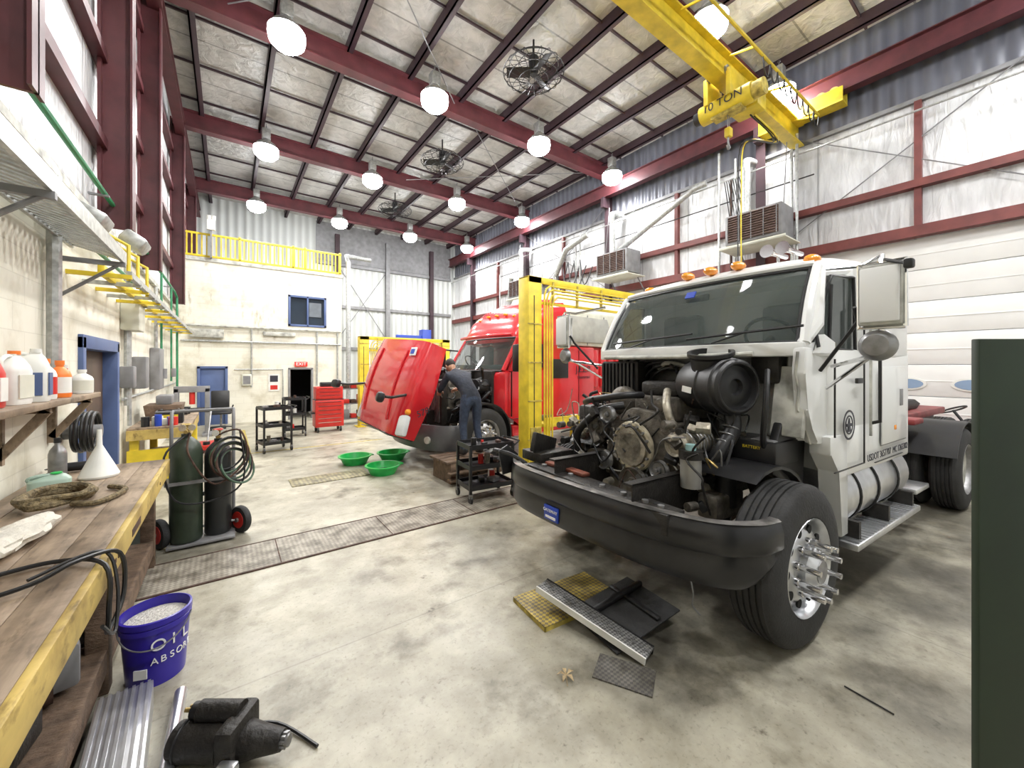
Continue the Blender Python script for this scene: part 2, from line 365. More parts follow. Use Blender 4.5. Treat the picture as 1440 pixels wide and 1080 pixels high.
while x < XR-.3:
    b.box(x-.015, x+.015, YB, YF, 8.36, 8.6, PUR); b.box(x-.015, x+.1, YB, YF, 8.36, 8.38, PUR); x += 1.32
for y in [YB+1.1+k*1.52 for k in range(16)]:
    b.box(XL+.1, XR-.1, y-.02, y+.02, 8.53, 8.575, PUR)
for (xa, ya, xb, yb) in ((0, 4.1, 4.5, 8.6), (4.5, 4.1, 0, 8.6), (5, 8.8, 10, 13.1), (10, 8.8, 5, 13.1)):
    b.tube([(xa, ya, 8.2), (xb, yb, 8.2)], .012, GRY, 6)
b.done()
b = B('trim_steel_back')
for x in (4.2, 6.6, 9.0): b.box(x-.1, x+.1, YF-.2, YF, 0, 8, PUR if x != 6.6 else GRY)
for z in (2.6, 4.6, 6.6): b.box(3.3, XR-.3, YF-.1, YF, z-.07, z+.07, GRY)
b.box(3.3, XR-.3, YF-.04, YF, 6.7, 8.5, GRY)
b.tube([(4.2, YF-.12, 3), (6.6, YF-.12, 6.6)], .02, GRY, 6); b.tube([(6.6, YF-.12, 3), (4.2, YF-.12, 6.6)], .02, GRY, 6)
b.done()
# office block / mezzanine
YM = 14.7
b = B('wall_office')
for (x0, x1, z0, z1) in ((XL, -.73, 0, 4.9), (-.73, 0, 1.74, 4.9), (0, 1.6, 0, 4.9), (1.6, 2.34, 1.68, 3.07), (2.34, 2.75, 0, 3.07), (1.6, 2.75, 4.1, 4.9), (2.75, 3.05, 0, 4.9)):
    b.box(x0, x1, YM, YM+.2, z0, z1, BLKX)
b.box(3.05, 3.25, YM, YF, 0, 4.9, BLKX); b.box(XL, 3.05, YM+.2, YF, 4.75, 4.88, GRY)
b.box(XL, 3.05, YM+2.2, YM+2.3, 0, 4.75, DRK)
b.box(XL, 3.3, YM-.03, YM-.001, 4.86, 4.97, WHD)
b.done()
b = B('window_1')
x0, x1, z0, z1 = 1.6, 2.75, 3.07, 4.1
for (a, c, d, e) in ((x0, x1, z0, z0+.07), (x0, x1, z1-.07, z1), (x0, x0+.07, z0, z1), (x1-.07, x1, z0, z1), (2.15, 2.2, z0, z1)): b.box(a, c, YM-.03, YM+.1, d, e, BLU, .006)
b.box(x0, x1, YM+.06, YM+.07, z0, z1, GLS2); b.box(2.22, 2.6, YM+.03, YM+.05, z0+.35, z1-.2, mat('blind', (.12, .14, .16), .5))
b.done()
b = B('door_1')
b.box(-.66, -.07, YM+.03, YM+.08, 0, 1.68, BLU, .005)
for (a, c, d, e) in ((-.73, -.66, 0, 1.74), (-.07, 0, 0, 1.74), (-.73, 0, 1.68, 1.75)): b.box(a, c, YM-.04, YM+.12, d, e, BLU, .005)
b.sph((-.14, YM-.0, .85), .035, CHR); b.cyl((-.14, YM+.04, .85), (-.14, YM, .85), .015, CHR)
b.done()
b = B('door_2')
for (a, c, d, e) in ((1.6, 1.66, 0, 1.68), (2.28, 2.34, 0, 1.68), (1.6, 2.34, 1.64, 1.7)): b.box(a, c, YM-.03, YM+.15, d, e, GRY, .005)
b.box(1.66, 1.7, YM+.2, YM+.8, 0, 1.64, mat('door_leaf_dark', (.06, .05, .045), .5))
b.done()
b = B('exit_sign'); b.box(1.78, 2.16, YM-.08, YM-.03, 1.74, 1.9, EXITM, .01); b.text('EXIT', (1.97, YM-.083, 1.82), (1, 0, 0), (0, 0, 1), .15, TXW); b.done()
b = B('wall_poster'); b.box(1.05, 1.35, YM-.02, YM-.002, .95, 1.5, PLW); b.box(1.09, 1.31, YM-.024, YM-.02, 1.25, 1.45, TXD); b.box(1.1, 1.3, YM-.024, YM-.02, 1.0, 1.14, PLR); b.done()
b = B('wall_cabinet'); b.box(.35, .6, YM-.1, YM-.002, 1.15, 1.5, BEI, .01); b.box(.38, .57, YM-.11, YM-.1, 1.2, 1.45, GRY); b.done()
b = B('wall_conduit')
b.tube([(XL+.1, YM-.06, 2.95), (3.2, YM-.06, 2.95)], .035, WHD); b.tube([(XL+.1, YM-.05, 2.5), (3.2, YM-.05, 2.5)], .03, GRYL)
for x in (.6, 2.45, 3.1): b.tube([(x, YM-.05, 2.95), (x, YM-.05, 1.1)], .025, GRYL)
b.tube([(.15, YM-.05, 1.65), (1.45, YM-.05, 1.65), (1.45, YM-.05, .6)], .02, GRYL)
b.box(-.9, -.1, YM-.12, YM-.02, 2.6, 2.85, WHD, .01); b.box(.9, 1.8, YM-.1, YM-.02, 2.72, 2.85, WHD, .01)
b.tube([(3.45, YM-.1, 0), (3.45, YM-.1, 5.4), (3.45, YM+.2, 5.7), (4.4, YM+.6, 5.8)], .08, GRYL, 10)
b.done()
b = B('mezzanine_railing')
for z in (4.99, 5.64): b.box(XL+.05, 3.25, YM+.02, YM+.07, z, z+.06, YEL, .01)
x = XL+.1
while x < 3.25: b.box(x, x+.035, YM+.03, YM+.06, 5.0, 5.65, YEL); x += .115
for x in (XL+.1, .3, 1.75, 2.1, 3.2): b.box(x-.035, x+.035, YM+.02, YM+.08, 4.9, 5.74, YEL, .008)
b.done()
b = B('door_3')
for (y0, y1, z0, z1) in ((D0, D0+.1, 0, 2.05), (D1-.1, D1, 0, 2.05), (D0, D1, 1.93, 2.07)): b.box(XL-.2, XL+.04, y0, y1, z0, z1, BLU, .008)
b.box(XL-.16, XL-.1, D0+.8, D1-.1, 0, 1.93, mat('door_leaf_brown', (.08, .05, .03), .6), .005)
b.done()

# ---------------------------------------------------------------- lights & fans
lampme = None
for y in (-1.0, 3.45, 8.0, 12.6, 17.1):
    for x in (.85, 3.7, 6.7, 9.65):
        if lampme is None:
            b = B('highbay_light'); b.box(-.1, .1, -.1, .1, .34, .62, GRYL, .02); b.cyl((0, 0, .6), (0, 0, .72), .015, STL, n=8)
            b.torus((0, 0, .74), .025, .008, STL, (1, 0, 0), 12, 6)
            b.lathe([(.08, .36), (.12, .3), (.24, .2), (.3, .1), (.295, .1), (.22, .2), (.08, .3)], GRYL, n=28)
            b.lathe([(.29, .11), (.3, .02), (.28, -.08), (.2, -.16), (.1, -.2), (.001, -.21)], LAMP, n=28)
            o = b.done(); lampme = o.data; o.location = (x, y, 7.6)
        else:
            o = bpy.data.objects.new('highbay_light', lampme); bpy.context.scene.collection.objects.link(o); o.location = (x, y, 7.6)
        ld = bpy.data.lights.new('bulb', 'SPOT'); ld.energy = 340; ld.shadow_soft_size = .12; ld.color = (1, .985, .955); ld.spot_size = radians(165); ld.spot_blend = .6
        lo = bpy.data.objects.new('bulb', ld); bpy.context.scene.collection.objects.link(lo); lo.parent = o; lo.location = (0, 0, -.34)
for (x, y) in ((5.05, 6.2), (5.1, 10.5), (5.2, 14.8)):
    b = B('ceiling_fan', (x, y, 7.75))
    for z, R in ((-.16, .3), (-.12, .5), (0, .62), (.12, .5), (.16, .3)): b.torus((0, 0, z), R, .009, BLK, n=36, k=5)
    for i in range(22):
        a = 2*pi*i/22; b.tube([(.08*cos(a), .08*sin(a), -.18), (.5*cos(a), .5*sin(a), -.12), (.62*cos(a), .62*sin(a), 0), (.5*cos(a), .5*sin(a), .12), (.08*cos(a), .08*sin(a), .18)], .006, BLK, 5, 3)
    b.cyl((0, 0, .02), (0, 0, .3), .1, BLK, n=20); b.cyl((0, 0, .3), (0, 0, .66), .02, BLK)
    b.cyl((0, 0, -.06), (0, 0, .04), .07, BLK)
    for i in range(3):
        a = 2*pi*i/3+.4; b.obox((.31*cos(a), .31*sin(a), 0), (.48, .2, .012), BLK, (.45, 0, a), .004)
    b.done()

# ---------------------------------------------------------------- crane
b = B('bridge_crane')
ibeam(b, 'x', -.7, 10.4, 3.35, 7.15, .24, .48, YEL, .03)
for x in (-.98, 10.15):
    b.box(x-.16, x-.13, 2.45, 4.0, 7.12, 7.4, YEL, .01); b.box(x+.13, x+.16, 2.45, 4.0, 7.12, 7.4, YEL, .01); b.box(x-.16, x+.16, 2.45, 4.0, 7.1, 7.13, YEL)
    for y in (2.6, 2.82, 3.63, 3.85): b.cyl((x-.14, y, 7.36), (x-.06, y, 7.36), .09, YELD); b.cyl((x+.06, y, 7.36), (x+.14, y, 7.36), .09, YELD)
b.tube([(-.6, 2.85, 7.0), (10.0, 2.85, 7.0)], .025, YEL)
for x in [1+k*1.5 for k in range(7)]: b.tube([(x, 2.85, 7.0), (x, 3.25, 7.1)], .02, YEL, 6)
for k in range(9):
    x = 7.3+k*.3; b.tube([(x, 2.85, 6.97), (x+.08, 2.85, 6.75), (x+.22, 2.85, 6.75), (x+.3, 2.85, 6.97)], .012, BLK, 6, 3)
b.done()
b = B('electric_hoist')
hx = 6.95
b.cyl((hx, 2.85, 6.25), (hx, 3.7, 6.25), .16, YEL, n=24); b.cyl((hx, 2.68, 6.25), (hx, 2.85, 6.25), .13, YELD, n=20); b.cyl((hx, 3.7, 6.25), (hx, 3.82, 6.25), .11, BLK)
b.box(hx-.2, hx+.3, 3.12, 3.2, 6.3, 6.75, YEL, .01); b.box(hx-.2, hx+.3, 3.5, 3.58, 6.3, 6.75, YEL, .01)
b.box(hx+.16, hx+.5, 2.85, 3.3, 6.12, 6.42, YEL, .03)
for x in (hx-.15, hx+.25):
    for y in (3.2, 3.5): b.cyl((x, y-.02, 6.75), (x, y+.02, 6.75), .07, STL)
b.box(hx-.1, hx+.1, 3.0, 3.5, 6.06, 6.11, YELD)
b.tube([(hx-.02, 3.25, 6.08), (hx-.02, 3.25, 5.82)], .008, STL, 6); b.tube([(hx+.04, 3.25, 6.08), (hx+.04, 3.25, 5.82)], .008, STL, 6)
b.box(hx-.05, hx+.07, 3.2, 3.3, 5.68, 5.84, YEL, .02); b.tube([(hx, 3.25, 5.68), (hx, 3.25, 5.58), (hx+.06, 3.25, 5.52), (hx, 3.25, 5.48), (hx-.05, 3.25, 5.53)], .015, STL, 8, 3)
b.text('10 TON', (hx-.165, 3.28, 6.25), (0, -1, 0), (0, 0, 1), .19, TXD)
b.done()
b = B('crane_pendant_control')
for dx, dy in ((0, 0), (.05, .02), (-.04, .05)): b.tube([(7.35+dx, 3.0+dy, 6.1), (8.2+dx, 2.95+dy, 5.9), (9.1+dx, 3.9+dy, 6.6), (9.15+dx, 4.0+dy, 5.5), (9.15+dx, 4.0+dy, 3.6)], .014, YEL if dx == 0 else BLK, 6, 6)
b.box(9.08, 9.24, 3.94, 4.1, 3.1, 3.62, YEL, .02)
for k in range(5): b.cyl((9.16, 3.94, 3.2+k*.09), (9.16, 3.92, 3.2+k*.09), .025, BLK if k else PLR, n=10)
b.done()
for y in (3.9, 7.85, 12.6):
    b = B('unit_heater', (XR-.75, y, 4.85))
    b.box(-.33, .33, -.58, .58, -.3, .38, GRY, .02); b.box(-.35, -.33, -.52, .52, -.24, .33, RST)
    for k in range(11): b.obox((-.36, 0, -.22+k*.053), (.05, 1.02, .014), HEAT, (0, .5, 0))
    for k in range(5): b.box(-.39, -.37, -.5+k*.25-.008, -.5+k*.25+.008, -.26, .35, GRY)
    b.box(-.42, .42, -.68, .68, -.4, -.37, BEI, .01); b.box(-.42, -.4, -.68, .68, -.4, -.34, BEI)
    for yy in (-.5, .5): b.tube([(.3, yy, -.4), (.74, yy, -.9)], .02, GRY, 6); b.tube([(0, yy, .38), (.2, yy, 2.0)], .01, GRY, 6)
    b.cyl((.1, .3, .38), (.1, .3, 1.5), .09, GRYL); b.tube([(.1, .3, 1.4), (.1, .3, 1.7), (.6, .3, 1.8)], .09, GRYL, 12, 4)
    b.done()
b = B('exhaust_duct')
b.tube([(XR-.3, 8.2, 5.5), (XR-.35, 8.0, 5.5), (XR-.4, 5.6, 6.5), (XR-.35, 5.3, 6.55)], .08, GRYL, 12)
b.tube([(XR-.3, 11.2, 3.5), (XR-.3, 11.2, 5.2), (XR-.5, 10.4, 6.0), (XR-.45, 9.4, 6.3)], .1, GRYL, 12)
b.tube([(XR-.3, 14.2, 3.5), (XR-.3, 14.2, 5.0), (XR-.5, 13.8, 5.6)], .1, GRYL, 12)
b.done()
b = B('wall_conduit')
for y, z0, z1 in ((3.3, 2.2, 6.9), (3.4, 2.2, 6.6), (4.6, 3, 6.9), (4.7, 3, 6.4), (5.0, 3.8, 7.2), (9.9, 2, 6.5), (10.1, 2, 6.2), (12.0, 2, 6.5), (15, 2, 6)): b.tube([(XR-.3, y, z0), (XR-.3, y, z1)], .03, GRYL if y != 4.7 else RST, 8)
b.box(XR-.4, XR-.2, 3.25, 3.6, 1.9, 2.6, GRY, .02); b.box(XR-.4, XR-.2, 4.45, 4.9, 2.0, 3.0, GRY, .02)
for k in range(8): b.tube([(XR-.32, 4.3+.05*k, 5.6-.1*k), (XR-.32, 4.5+.05*k, 6.4)], .012, BLK, 6)
for k in range(5): b.tube([(XR-.3, 9.3+.3*k, 5.2+.1*k), (XR-.4, 9.6+.3*k, 4.6), (XR-.3, 9.9+.3*k, 5.6)], .02, BLK, 6, 4)
b.tube([(XR-.25, YB, 6.45), (XR-.25, YF, 6.45)], .02, GRYL); b.tube([(XR-.25, 3, 5.9), (XR-.25, 15, 5.9)], .015, BLK, 6)
b.done()
# ---------------------------------------------------------------- left wall services
b = B('cable_tray')
for x, z in ((-1.12, 2.85), (-.78, 2.75)):
    b.box(x-.012, x+.012, .6, 5.1, z-.05, z+.06, GRYL)
y = .65
while y < 5.1: b.obox((-.95, y, 2.78), (.34, .045, .012), GRYL, (0, .28, 0)); y += .085
for y in (1.2, 3.2, 5.0): b.box(XL, -.76, y-.02, y+.02, 2.66, 2.7, GRY); b.tube([(XL+.02, y, 2.35), (-.8, y, 2.68)], .015, GRY, 6)
b.done()
b = B('yellow_crane_rail')
b.box(-1.16, -1.1, -1, 7.0, 3.2, 3.26, YEL, .008)
for k in range(14): y = -.6+k*.52; b.tube([(-1.13, y, 3.22), (-1.13, y+.26, 3.02), (-1.13, y+.52, 3.22)], .012, YEL, 6)
b.box(-1.0, -.95, 5.3, 13.6, 2.62, 2.72, YEL, .008); b.box(-.8, -.76, 5.3, 13.6, 2.62, 2.68, GRYL)
for k in range(17): y = 5.3+k*.5; b.box(XL, -.76, y-.02, y+.02, 2.6, 2.64, GRYL if k % 2 else YEL)
for y in (5.4, 5.9, 6.5): b.tube([(-1.15, y, 3.15), (-.8, y, 2.95), (-.8, y, 2.6)], .018, YEL, 6)
b.done()
b = B('compressed_air_pipe')
b.tube([(-1.08, -1, 3.62), (-1.08, 12.9, 3.62), (-1.05, 13.1, 3.5), (-1.05, 13.15, .9)], .025, GRNL)
b.tube([(-1.1, 1.5, 2.95), (-1.1, 10.5, 2.95)], .02, GRNL)
for y in (2, 4, 6, 8, 10, 12): b.box(XL, -1.04, y-.02, y+.02, 3.58, 3.6, GRY)
for y in (10.5, 12.2): b.tube([(-1.08, y, 3.6), (-1.08, y, 1.4)], .02, GRNL); b.cyl((-1.04, y, 1.5), (-1.04, y, 1.7), .05, GRY)
b.done()
b = B('electrical_conduit')
b.tube([(-1.14, 4.75, 3.3), (-1.14, 4.75, 1.56)], .045, GRYL); b.tube([(-1.14, 7.6, 3.3), (-1.14, 7.6, 1.2)], .035, GRYL); b.tube([(-1.14, 7.75, 3.3), (-1.14, 7.75, .9)], .025, GRYL)
b.box(XL, -1.0, 7.5, 7.95, 2.25, 2.75, BEI, .02); b.box(XL, -1.03, 8.3, 8.6, 1.4, 1.9, GRY, .02); b.box(XL, -1.05, 7.45, 7.65, 1.45, 1.75, GRY, .02)
b.box(XL, -1.05, 10, 10.6, 1.3, 2.1, GRY, .02); b.tube([(-1.14, 10.3, 2.1), (-1.14, 10.3, 3.3)], .03, GRYL)
b.tube([(-1.15, 7.4, 1.3), (-1.15, 14.5, 1.3)], .02, GRYL)
b.done()
b = B('wall_floodlight')
b.obox((-.95, 4.9, 3.05), (.22, .3, .12), GRYL, (0, .5, 0), .03); b.tube([(XL, 4.9, 3.1), (-1.05, 4.9, 3.1)], .02, GRY)
b.obox((-.85, 6.1, 3.15), (.22, .34, .16), GRYL, (0, .6, 0), .04)
b.done()
b = B('emergency_light', (-.4, 14.5, 5.75)); b.box(-.1, .1, -.06, .06, 0, .3, PLW, .02); b.cyl((-.05, 0, .3), (-.05, -.04, .42), .06, PLW); b.cyl((.05, 0, .3), (.05, -.04, .42), .06, PLW); b.box(-.02, .02, 0, .2, -.8, 0, GRY); b.done()

# ---------------------------------------------------------------- work bench
b = B('workbench')
BX0, BX1, BY0, BY1 = -1.17, -.43, -.6, 4.76
n = 5
for i in range(n):
    x0 = BX0+(BX1-.03-BX0)*i/n; x1 = BX0+(BX1-.03-BX0)*(i+1)/n
    b.box(x0+.001, x1-.001, BY0, BY1, .86, .9, WOOD, .004)
b.box(BX1-.032, BX1, BY0, BY1, .77, .9, WOODY, .005)
b.box(BX0, BX1-.03, BY1-.04, BY1, .76, .86, WOODY, .005)
for y in (-.3, 1.4, 3.0, 4.6):
    for x in (-1.1, -.56): b.box(x-.045, x+.045, y-.045, y+.045, 0, .86, WOODD, .005)
    b.box(-1.1, -.56, y-.02, y+.02, .7, .8, WOODD)
b.box(-1.15, -.52, BY0, BY1-.2, .2, .24, WOODD); b.box(-.55, -.52, BY0, BY1-.2, .12, .2, WOODD)
for y in (1.3, 2.6, 2.66, 4.1): b.cyl((BX1, y, .83), (BX1+.003, y, .83), .012, RST, n=8)
b.box(BX1, BX1+.002, 3.0, 3.25, .8, .84, RST)
b.done()
b = B('scrap_under_bench')
for i in range(9):
    y = .6+i*.43; x = -.8+random.uniform(-.12, .12)
    b.obox((x, y, .36+random.uniform(-.04, .04)), (random.uniform(.2, .4), random.uniform(.2, .38), .2), random.choice([WOODD, BLK2, RST, GRY]), (0, 0, random.uniform(-.5, .5)), .02)
    b.cyl((x-.2, y+.2, .3), (x+.15, y+.3, .3), .05, random.choice([STL, BLK2, RST]))
b.done()
b = B('pallet')
for k in range(5): b.box(-.98+k*.09, -.92+k*.09, 1.2, 3.9, .1, .13, WOODD, .004)
for y in (1.3, 2.5, 3.8): b.box(-.98, -.56, y-.04, y+.04, 0, .1, WOODD, .004)
b.done()
b = B('wall_shelf')
b.box(XL, -.92, 1.2, 5.0, 1.48, 1.52, WOOD, .004)
for y in (1.6, 3.0, 3.9, 4.85):
    b.box(XL, XL+.05, y-.02, y+.02, 1.12, 1.48, WOOD); b.obox((-1.07, y, 1.31), (.36, .04, .05), WOOD, (0, -.95, 0)); b.box(XL, -.95, y-.02, y+.02, 1.44, 1.48, WOOD)
b.done()
def jug(name, loc, w, d, h, m, cap, lab=None, rz=0):
    b = B(name, loc, rz)
    def ring(s, z, ox=0): return [V((ox+w/2*s*(abs(cos(a))**.5)*(1 if cos(a) > 0 else -1), d/2*s*(abs(sin(a))**.5)*(1 if sin(a) > 0 else -1), z)) for a in [2*pi*i/20+.01 for i in range(20)]]
    b.loft([ring(.94, 0), ring(1, h*.04), ring(1, h*.62), ring(.9, h*.72), ring(.55, h*.84, w*.1), ring(.3, h*.9, w*.15), ring(.3, h*.94, w*.15)], m)
    b.cyl((w*.15, 0, h*.93), (w*.15, 0, h), min(w, d)*.2, cap, n=14)
    b.tube([(-w*.42, 0, h*.6), (-w*.46, 0, h*.8), (-w*.2, 0, h*.9), (w*.05, 0, h*.87)], min(w, d)*.09, m, 8, 4)
    if lab: b.box(-w*.36, w*.36, -d/2-.003, -d/2+.004, h*.12, h*.55, lab); b.box(w/2-.004, w/2+.003, -d*.36, d*.36, h*.12, h*.55, lab)
    return b.done()
def bottle(name, loc, r, h, m, cap, lab=None):
    b = B(name, loc); b.lathe([(r*.95, 0), (r, h*.05), (r, h*.6), (r*.85, h*.7), (r*.35, h*.83), (r*.35, h*.9)], m, n=20); b.cyl((0, 0, h*.88), (0, 0, h), r*.42, cap, n=14)
    if lab: b.lathe([(r*1.01, h*.12), (r*1.01, h*.55)], lab, n=20, cap=False)
    return b.done()
jug('oil_jug', (-1.05, 3.15, 1.522), .16, .12, .3, PLR, PLW, PLW, .2); jug('oil_jug', (-1.07, 3.36, 1.522), .16, .12, .3, PLR, PLW, PLW, 0)
jug('coolant_jug', (-1.04, 3.62, 1.522), .18, .13, .32, PLW, PLO, BEI, 1.4); jug('coolant_jug', (-1.03, 3.85, 1.522), .18, .13, .34, PLW, PLW, BLU, .1)
jug('coolant_jug', (-1.1, 2.9, 1.522), .18, .13, .3, PLW, PLR, PLR, .1)
bottle('cleaner_bottle', (-1.02, 4.08, 1.522), .055, .28, PLW, PLO, PLR); bottle('spray_bottle', (-1.0, 4.28, 1.522), .06, .27, PLO, PLO, PLW)
bottle('spray_can', (-1.02, 4.5, 1.522), .035, .24, PLR, PLW, BLK); bottle('spray_can', (-1.08, 4.6, 1.522), .035, .24, PLW, PLR, BLU); bottle('grease_tub', (-1.0, 4.82, 1.522), .07, .2, PLW, PLW, BEI)
bottle('spray_can', (-1.08, 2.7, 1.522), .035, .24, BLU, PLW, PLW)
b = B('paper_box', (-1.02, 2.45, 1.522)); b.box(-.12, .1, -.13, .13, 0, .17, WOOD, .004); b.box(-.1, .08, -.1, .1, .17, .175, PLW); b.done()
b = B('funnel', (-.8, 4.3, .903)); b.lathe([(.11, 0), (.115, .015), (.035, .2), (.018, .24), (.014, .36), (.01, .36), (.014, .24)], PLW, n=24); b.done()
jug('washer_fluid_jug', (-.98, 4.0, .903), .2, .14, .12, mat('jug_grey_green', (.3, .4, .33), .4), GRNP, None, .3)
b = B('coiled_rope', (-.86, 3.62, .9))
pts = []
for i in range(60):
    a = i*.55; R = .13+.02*sin(i*1.7); pts.append((R*1.1*cos(a), R*1.5*sin(a), .022+.0008*i+.01*abs(sin(i*.9))))
b.tube(pts, .017, ROPE, 7, 2); b.tube([(.1, -.15, .02), (.22, -.2, .02), (.3, .05, .02), (.2, .2, .02)], .017, ROPE, 7, 5)
b.done()
b = B('shop_rag', (-.83, 2.86, .902))
R1 = []
for i in range(14):
    t = i/13; w0 = .09*(.75+.35*sin(pi*t)); R1.append([V((-.04+.08*t+w0*cos(2*pi*j/20)*(1+.14*sin(j*2+i)), .5*(t-.5), .04+.038*sin(2*pi*j/20)*(1+.2*sin(i*1.3+j)))) for j in range(20)])
b.loft(R1, TOW); b.done()
b = B('power_cable', (0, 0, 0))
b.tube([(-.95, 2.05, .91), (-.8, 2.2, .91), (-.6, 2.25, .93), (-.5, 2.35, .95), (-.4, 2.5, .9), (-.39, 2.52, .7), (-.42, 2.4, .6), (-.4, 2.3, .72), (-.42, 2.35, .91), (-.6, 2.5, .915), (-.8, 2.45, .915)], .009, BLK, 7, 6); b.tube([(-.62, 2.3, .93), (-.45, 2.45, .94), (-.395, 2.42, .8), (-.39, 2.35, .62), (-.41, 2.25, .7)], .007, BLK, 7, 6)
b.done()
bottle('thermos', (-1.05, 4.45, .903), .05, .3, STL, BLK)
b = B('angle_grinder', (-.98, 4.62, .903)); b.cyl((-.12, 0, .04), (.06, 0, .04), .035, BLK); b.cyl((.06, 0, .04), (.14, 0, .045), .04, STL); b.cyl((.11, 0, .005), (.11, 0, .012), .06, RST); b.tube([(-.12, 0, .04), (-.2, .1, .02), (-.1, .18, .02)], .006, BLK, 6, 4); b.done()
b = B('hose_reel', (-1.05, 5.2, 1.15))
for k in range(5): b.torus((.03*k-.06, 0, 0), .17+.01*(k % 2), .014, BLK, (1, 0, 0))
b.cyl((-.14, 0, 0), (.1, 0, 0), .06, GRY); b.done()

# ---------------------------------------------------------------- bench far left
b = B('side_workbench')
b.box(-1.15, -.45, 7.6, 9.6, .82, .87, WOOD, .005); b.box(-.48, -.45, 7.6, 9.6, .7, .82, WOODY); b.box(-1.15, -.45, 7.57, 7.6, .7, .84, WOODY)
for y in (7.7, 9.5):
    for x in (-1.08, -.52): b.box(x-.05, x+.05, y-.05, y+.05, 0, .82, YEL, .006)
b.box(-1.1, -.5, 7.7, 9.5, .25, .29, WOODD); b.box(-1.15, -.6, 7.61, 7.66, .1, .55, YEL); b.done()
b = B('car_battery', (-.72, 8.0, .87)); b.box(-.16, .16, -.1, .1, 0, .2, BLK, .012); b.box(-.165, .165, -.105, .105, .17, .2, GRY, .01); b.cyl((-.1, 0, .2), (-.1, 0, .225), .012, STL); b.cyl((.1, 0, .2), (.1, 0, .225), .012, STL); b.box(-.1, .1, -.103, -.1, .05, .14, YEL); b.done()
b = B('parts_bin', (-.85, 8.75, .87)); b.prism([(-.2, 0), (.2, 0), (.24, .25), (-.24, .25)], 'y', -.3, .3, WOODD, .01); b.box(-.1, .1, -.2, .2, .25, .4, GRY, .02); b.done()
b = B('tool_clutter', (0, 0, 0))
for i in range(12):
    x = random.uniform(-1.05, -.6); y = random.uniform(9.12, 9.52) if i % 2 else random.uniform(7.68, 7.8)
    if random.random() < .5: b.cyl((x, y, .872), (x, y, .95+random.random()*.12), random.uniform(.03, .06), random.choice([PLW, PLR, BLK, BLUL, STL]))
    else: b.box(x-.06, x+.06, y-.05, y+.05, .872, .94+random.random()*.1, random.choice([BLK, GRY, RST, BEI]), .01)
b.done()
b = B('trash_can', (-.78, 5.02, 0)); b.lathe([(.15, 0), (.19, .55), (.205, .56), (.205, .59), (.185, .59), (.15, .05)], mat('bin_grey', (.06, .07, .06), .5), n=24); b.done()
# gas cylinder cart
b = B('gas_cylinder_cart', (-.2, 5.04, 0))
def gas(x, y, r, h, m, cm):
    b.lathe([(r*.9, .05), (r, .07), (r, h*.86), (r*.85, h*.93), (r*.45, h*.985), (r*.3, h), (r*.3, h+.03)], m, (x, y, 0), n=24)
    b.cyl((x, y, h+.02), (x, y, h+.11), .022, BRS, n=10); b.cyl((x-.05, y, h+.07), (x+.06, y, h+.07), .015, BRS, n=8); b.torus((x, y, h+.12), .035, .008, cm, (0, 0, 1), 16, 6)
    for dx in (-.02, .05): b.cyl((x+dx, y-.1, h+.1), (x+dx, y-.13, h+.1), .03, CHR, n=14)
    b.cyl((x, y-.1, h+.06), (x, y, h+.06), .015, BRS, n=8)
gas(-.13, -.06, .13, 1.06, GRN, BRS); gas(.12, 0, .115, .98, mat('acetylene_black', (.018, .02, .02), .4), PLR)
b.box(-.27, .26, -.2, .15, .02, .045, GRY, .005)
for x in (-.26, .25): b.tube([(x, .17, .04), (x, .17, 1.15), (x, .3, 1.28)], .016, GRY, 8, 4)
b.tube([(-.26, .3, 1.28), (.25, .3, 1.28)], .016, GRY); b.box(-.26, .25, .15, .18, .4, .44, GRY); b.box(-.28, .27, -.2, -.18, .62, .65, STL)
for x in (-.33, .31):
    b.lathe([(.06, -.03), (.13, -.03), (.14, -.015), (.14, .015), (.13, .03), (.06, .03)], RUB, (x, -.02, .14), (1, .6, 0)); b.lathe([(.001, -.034), (.085, -.034), (.09, 0), (.085, .036), (.001, .036)], PLR, (x, -.02, .14), (1, .6, 0)); b.cyl((x-.045, -.045, .14), (x+.045, .005, .14), .022, STL)
b.cyl((-.33, -.02, .14), (.31, -.02, .14), .012, STL)
HG = mat('hose_green', (.05, .1, .06), .5)
for k in range(8): b.torus((.2+.012*k, -.14, .87-.02*k), .17+.012*(k % 3), .011, (BLK, HG, RST)[k % 3], (.55+.05*k, -.9, .12*k-.2), 30, 6)
b.tube([(.1, -.1, 1.05), (.3, -.2, 1.1), (.35, -.2, .8), (.1, -.25, .6), (-.1, -.22, .9), (-.1, -.12, 1.1)], .009, RST, 6, 6); b.tube([(-.1, -.1, 1.1), (-.28, -.2, .9), (-.2, -.25, .5), (.1, -.25, .45), (.33, -.2, .6), (.3, -.1, 1.1)], .009, BLK, 6, 6)
b.done()
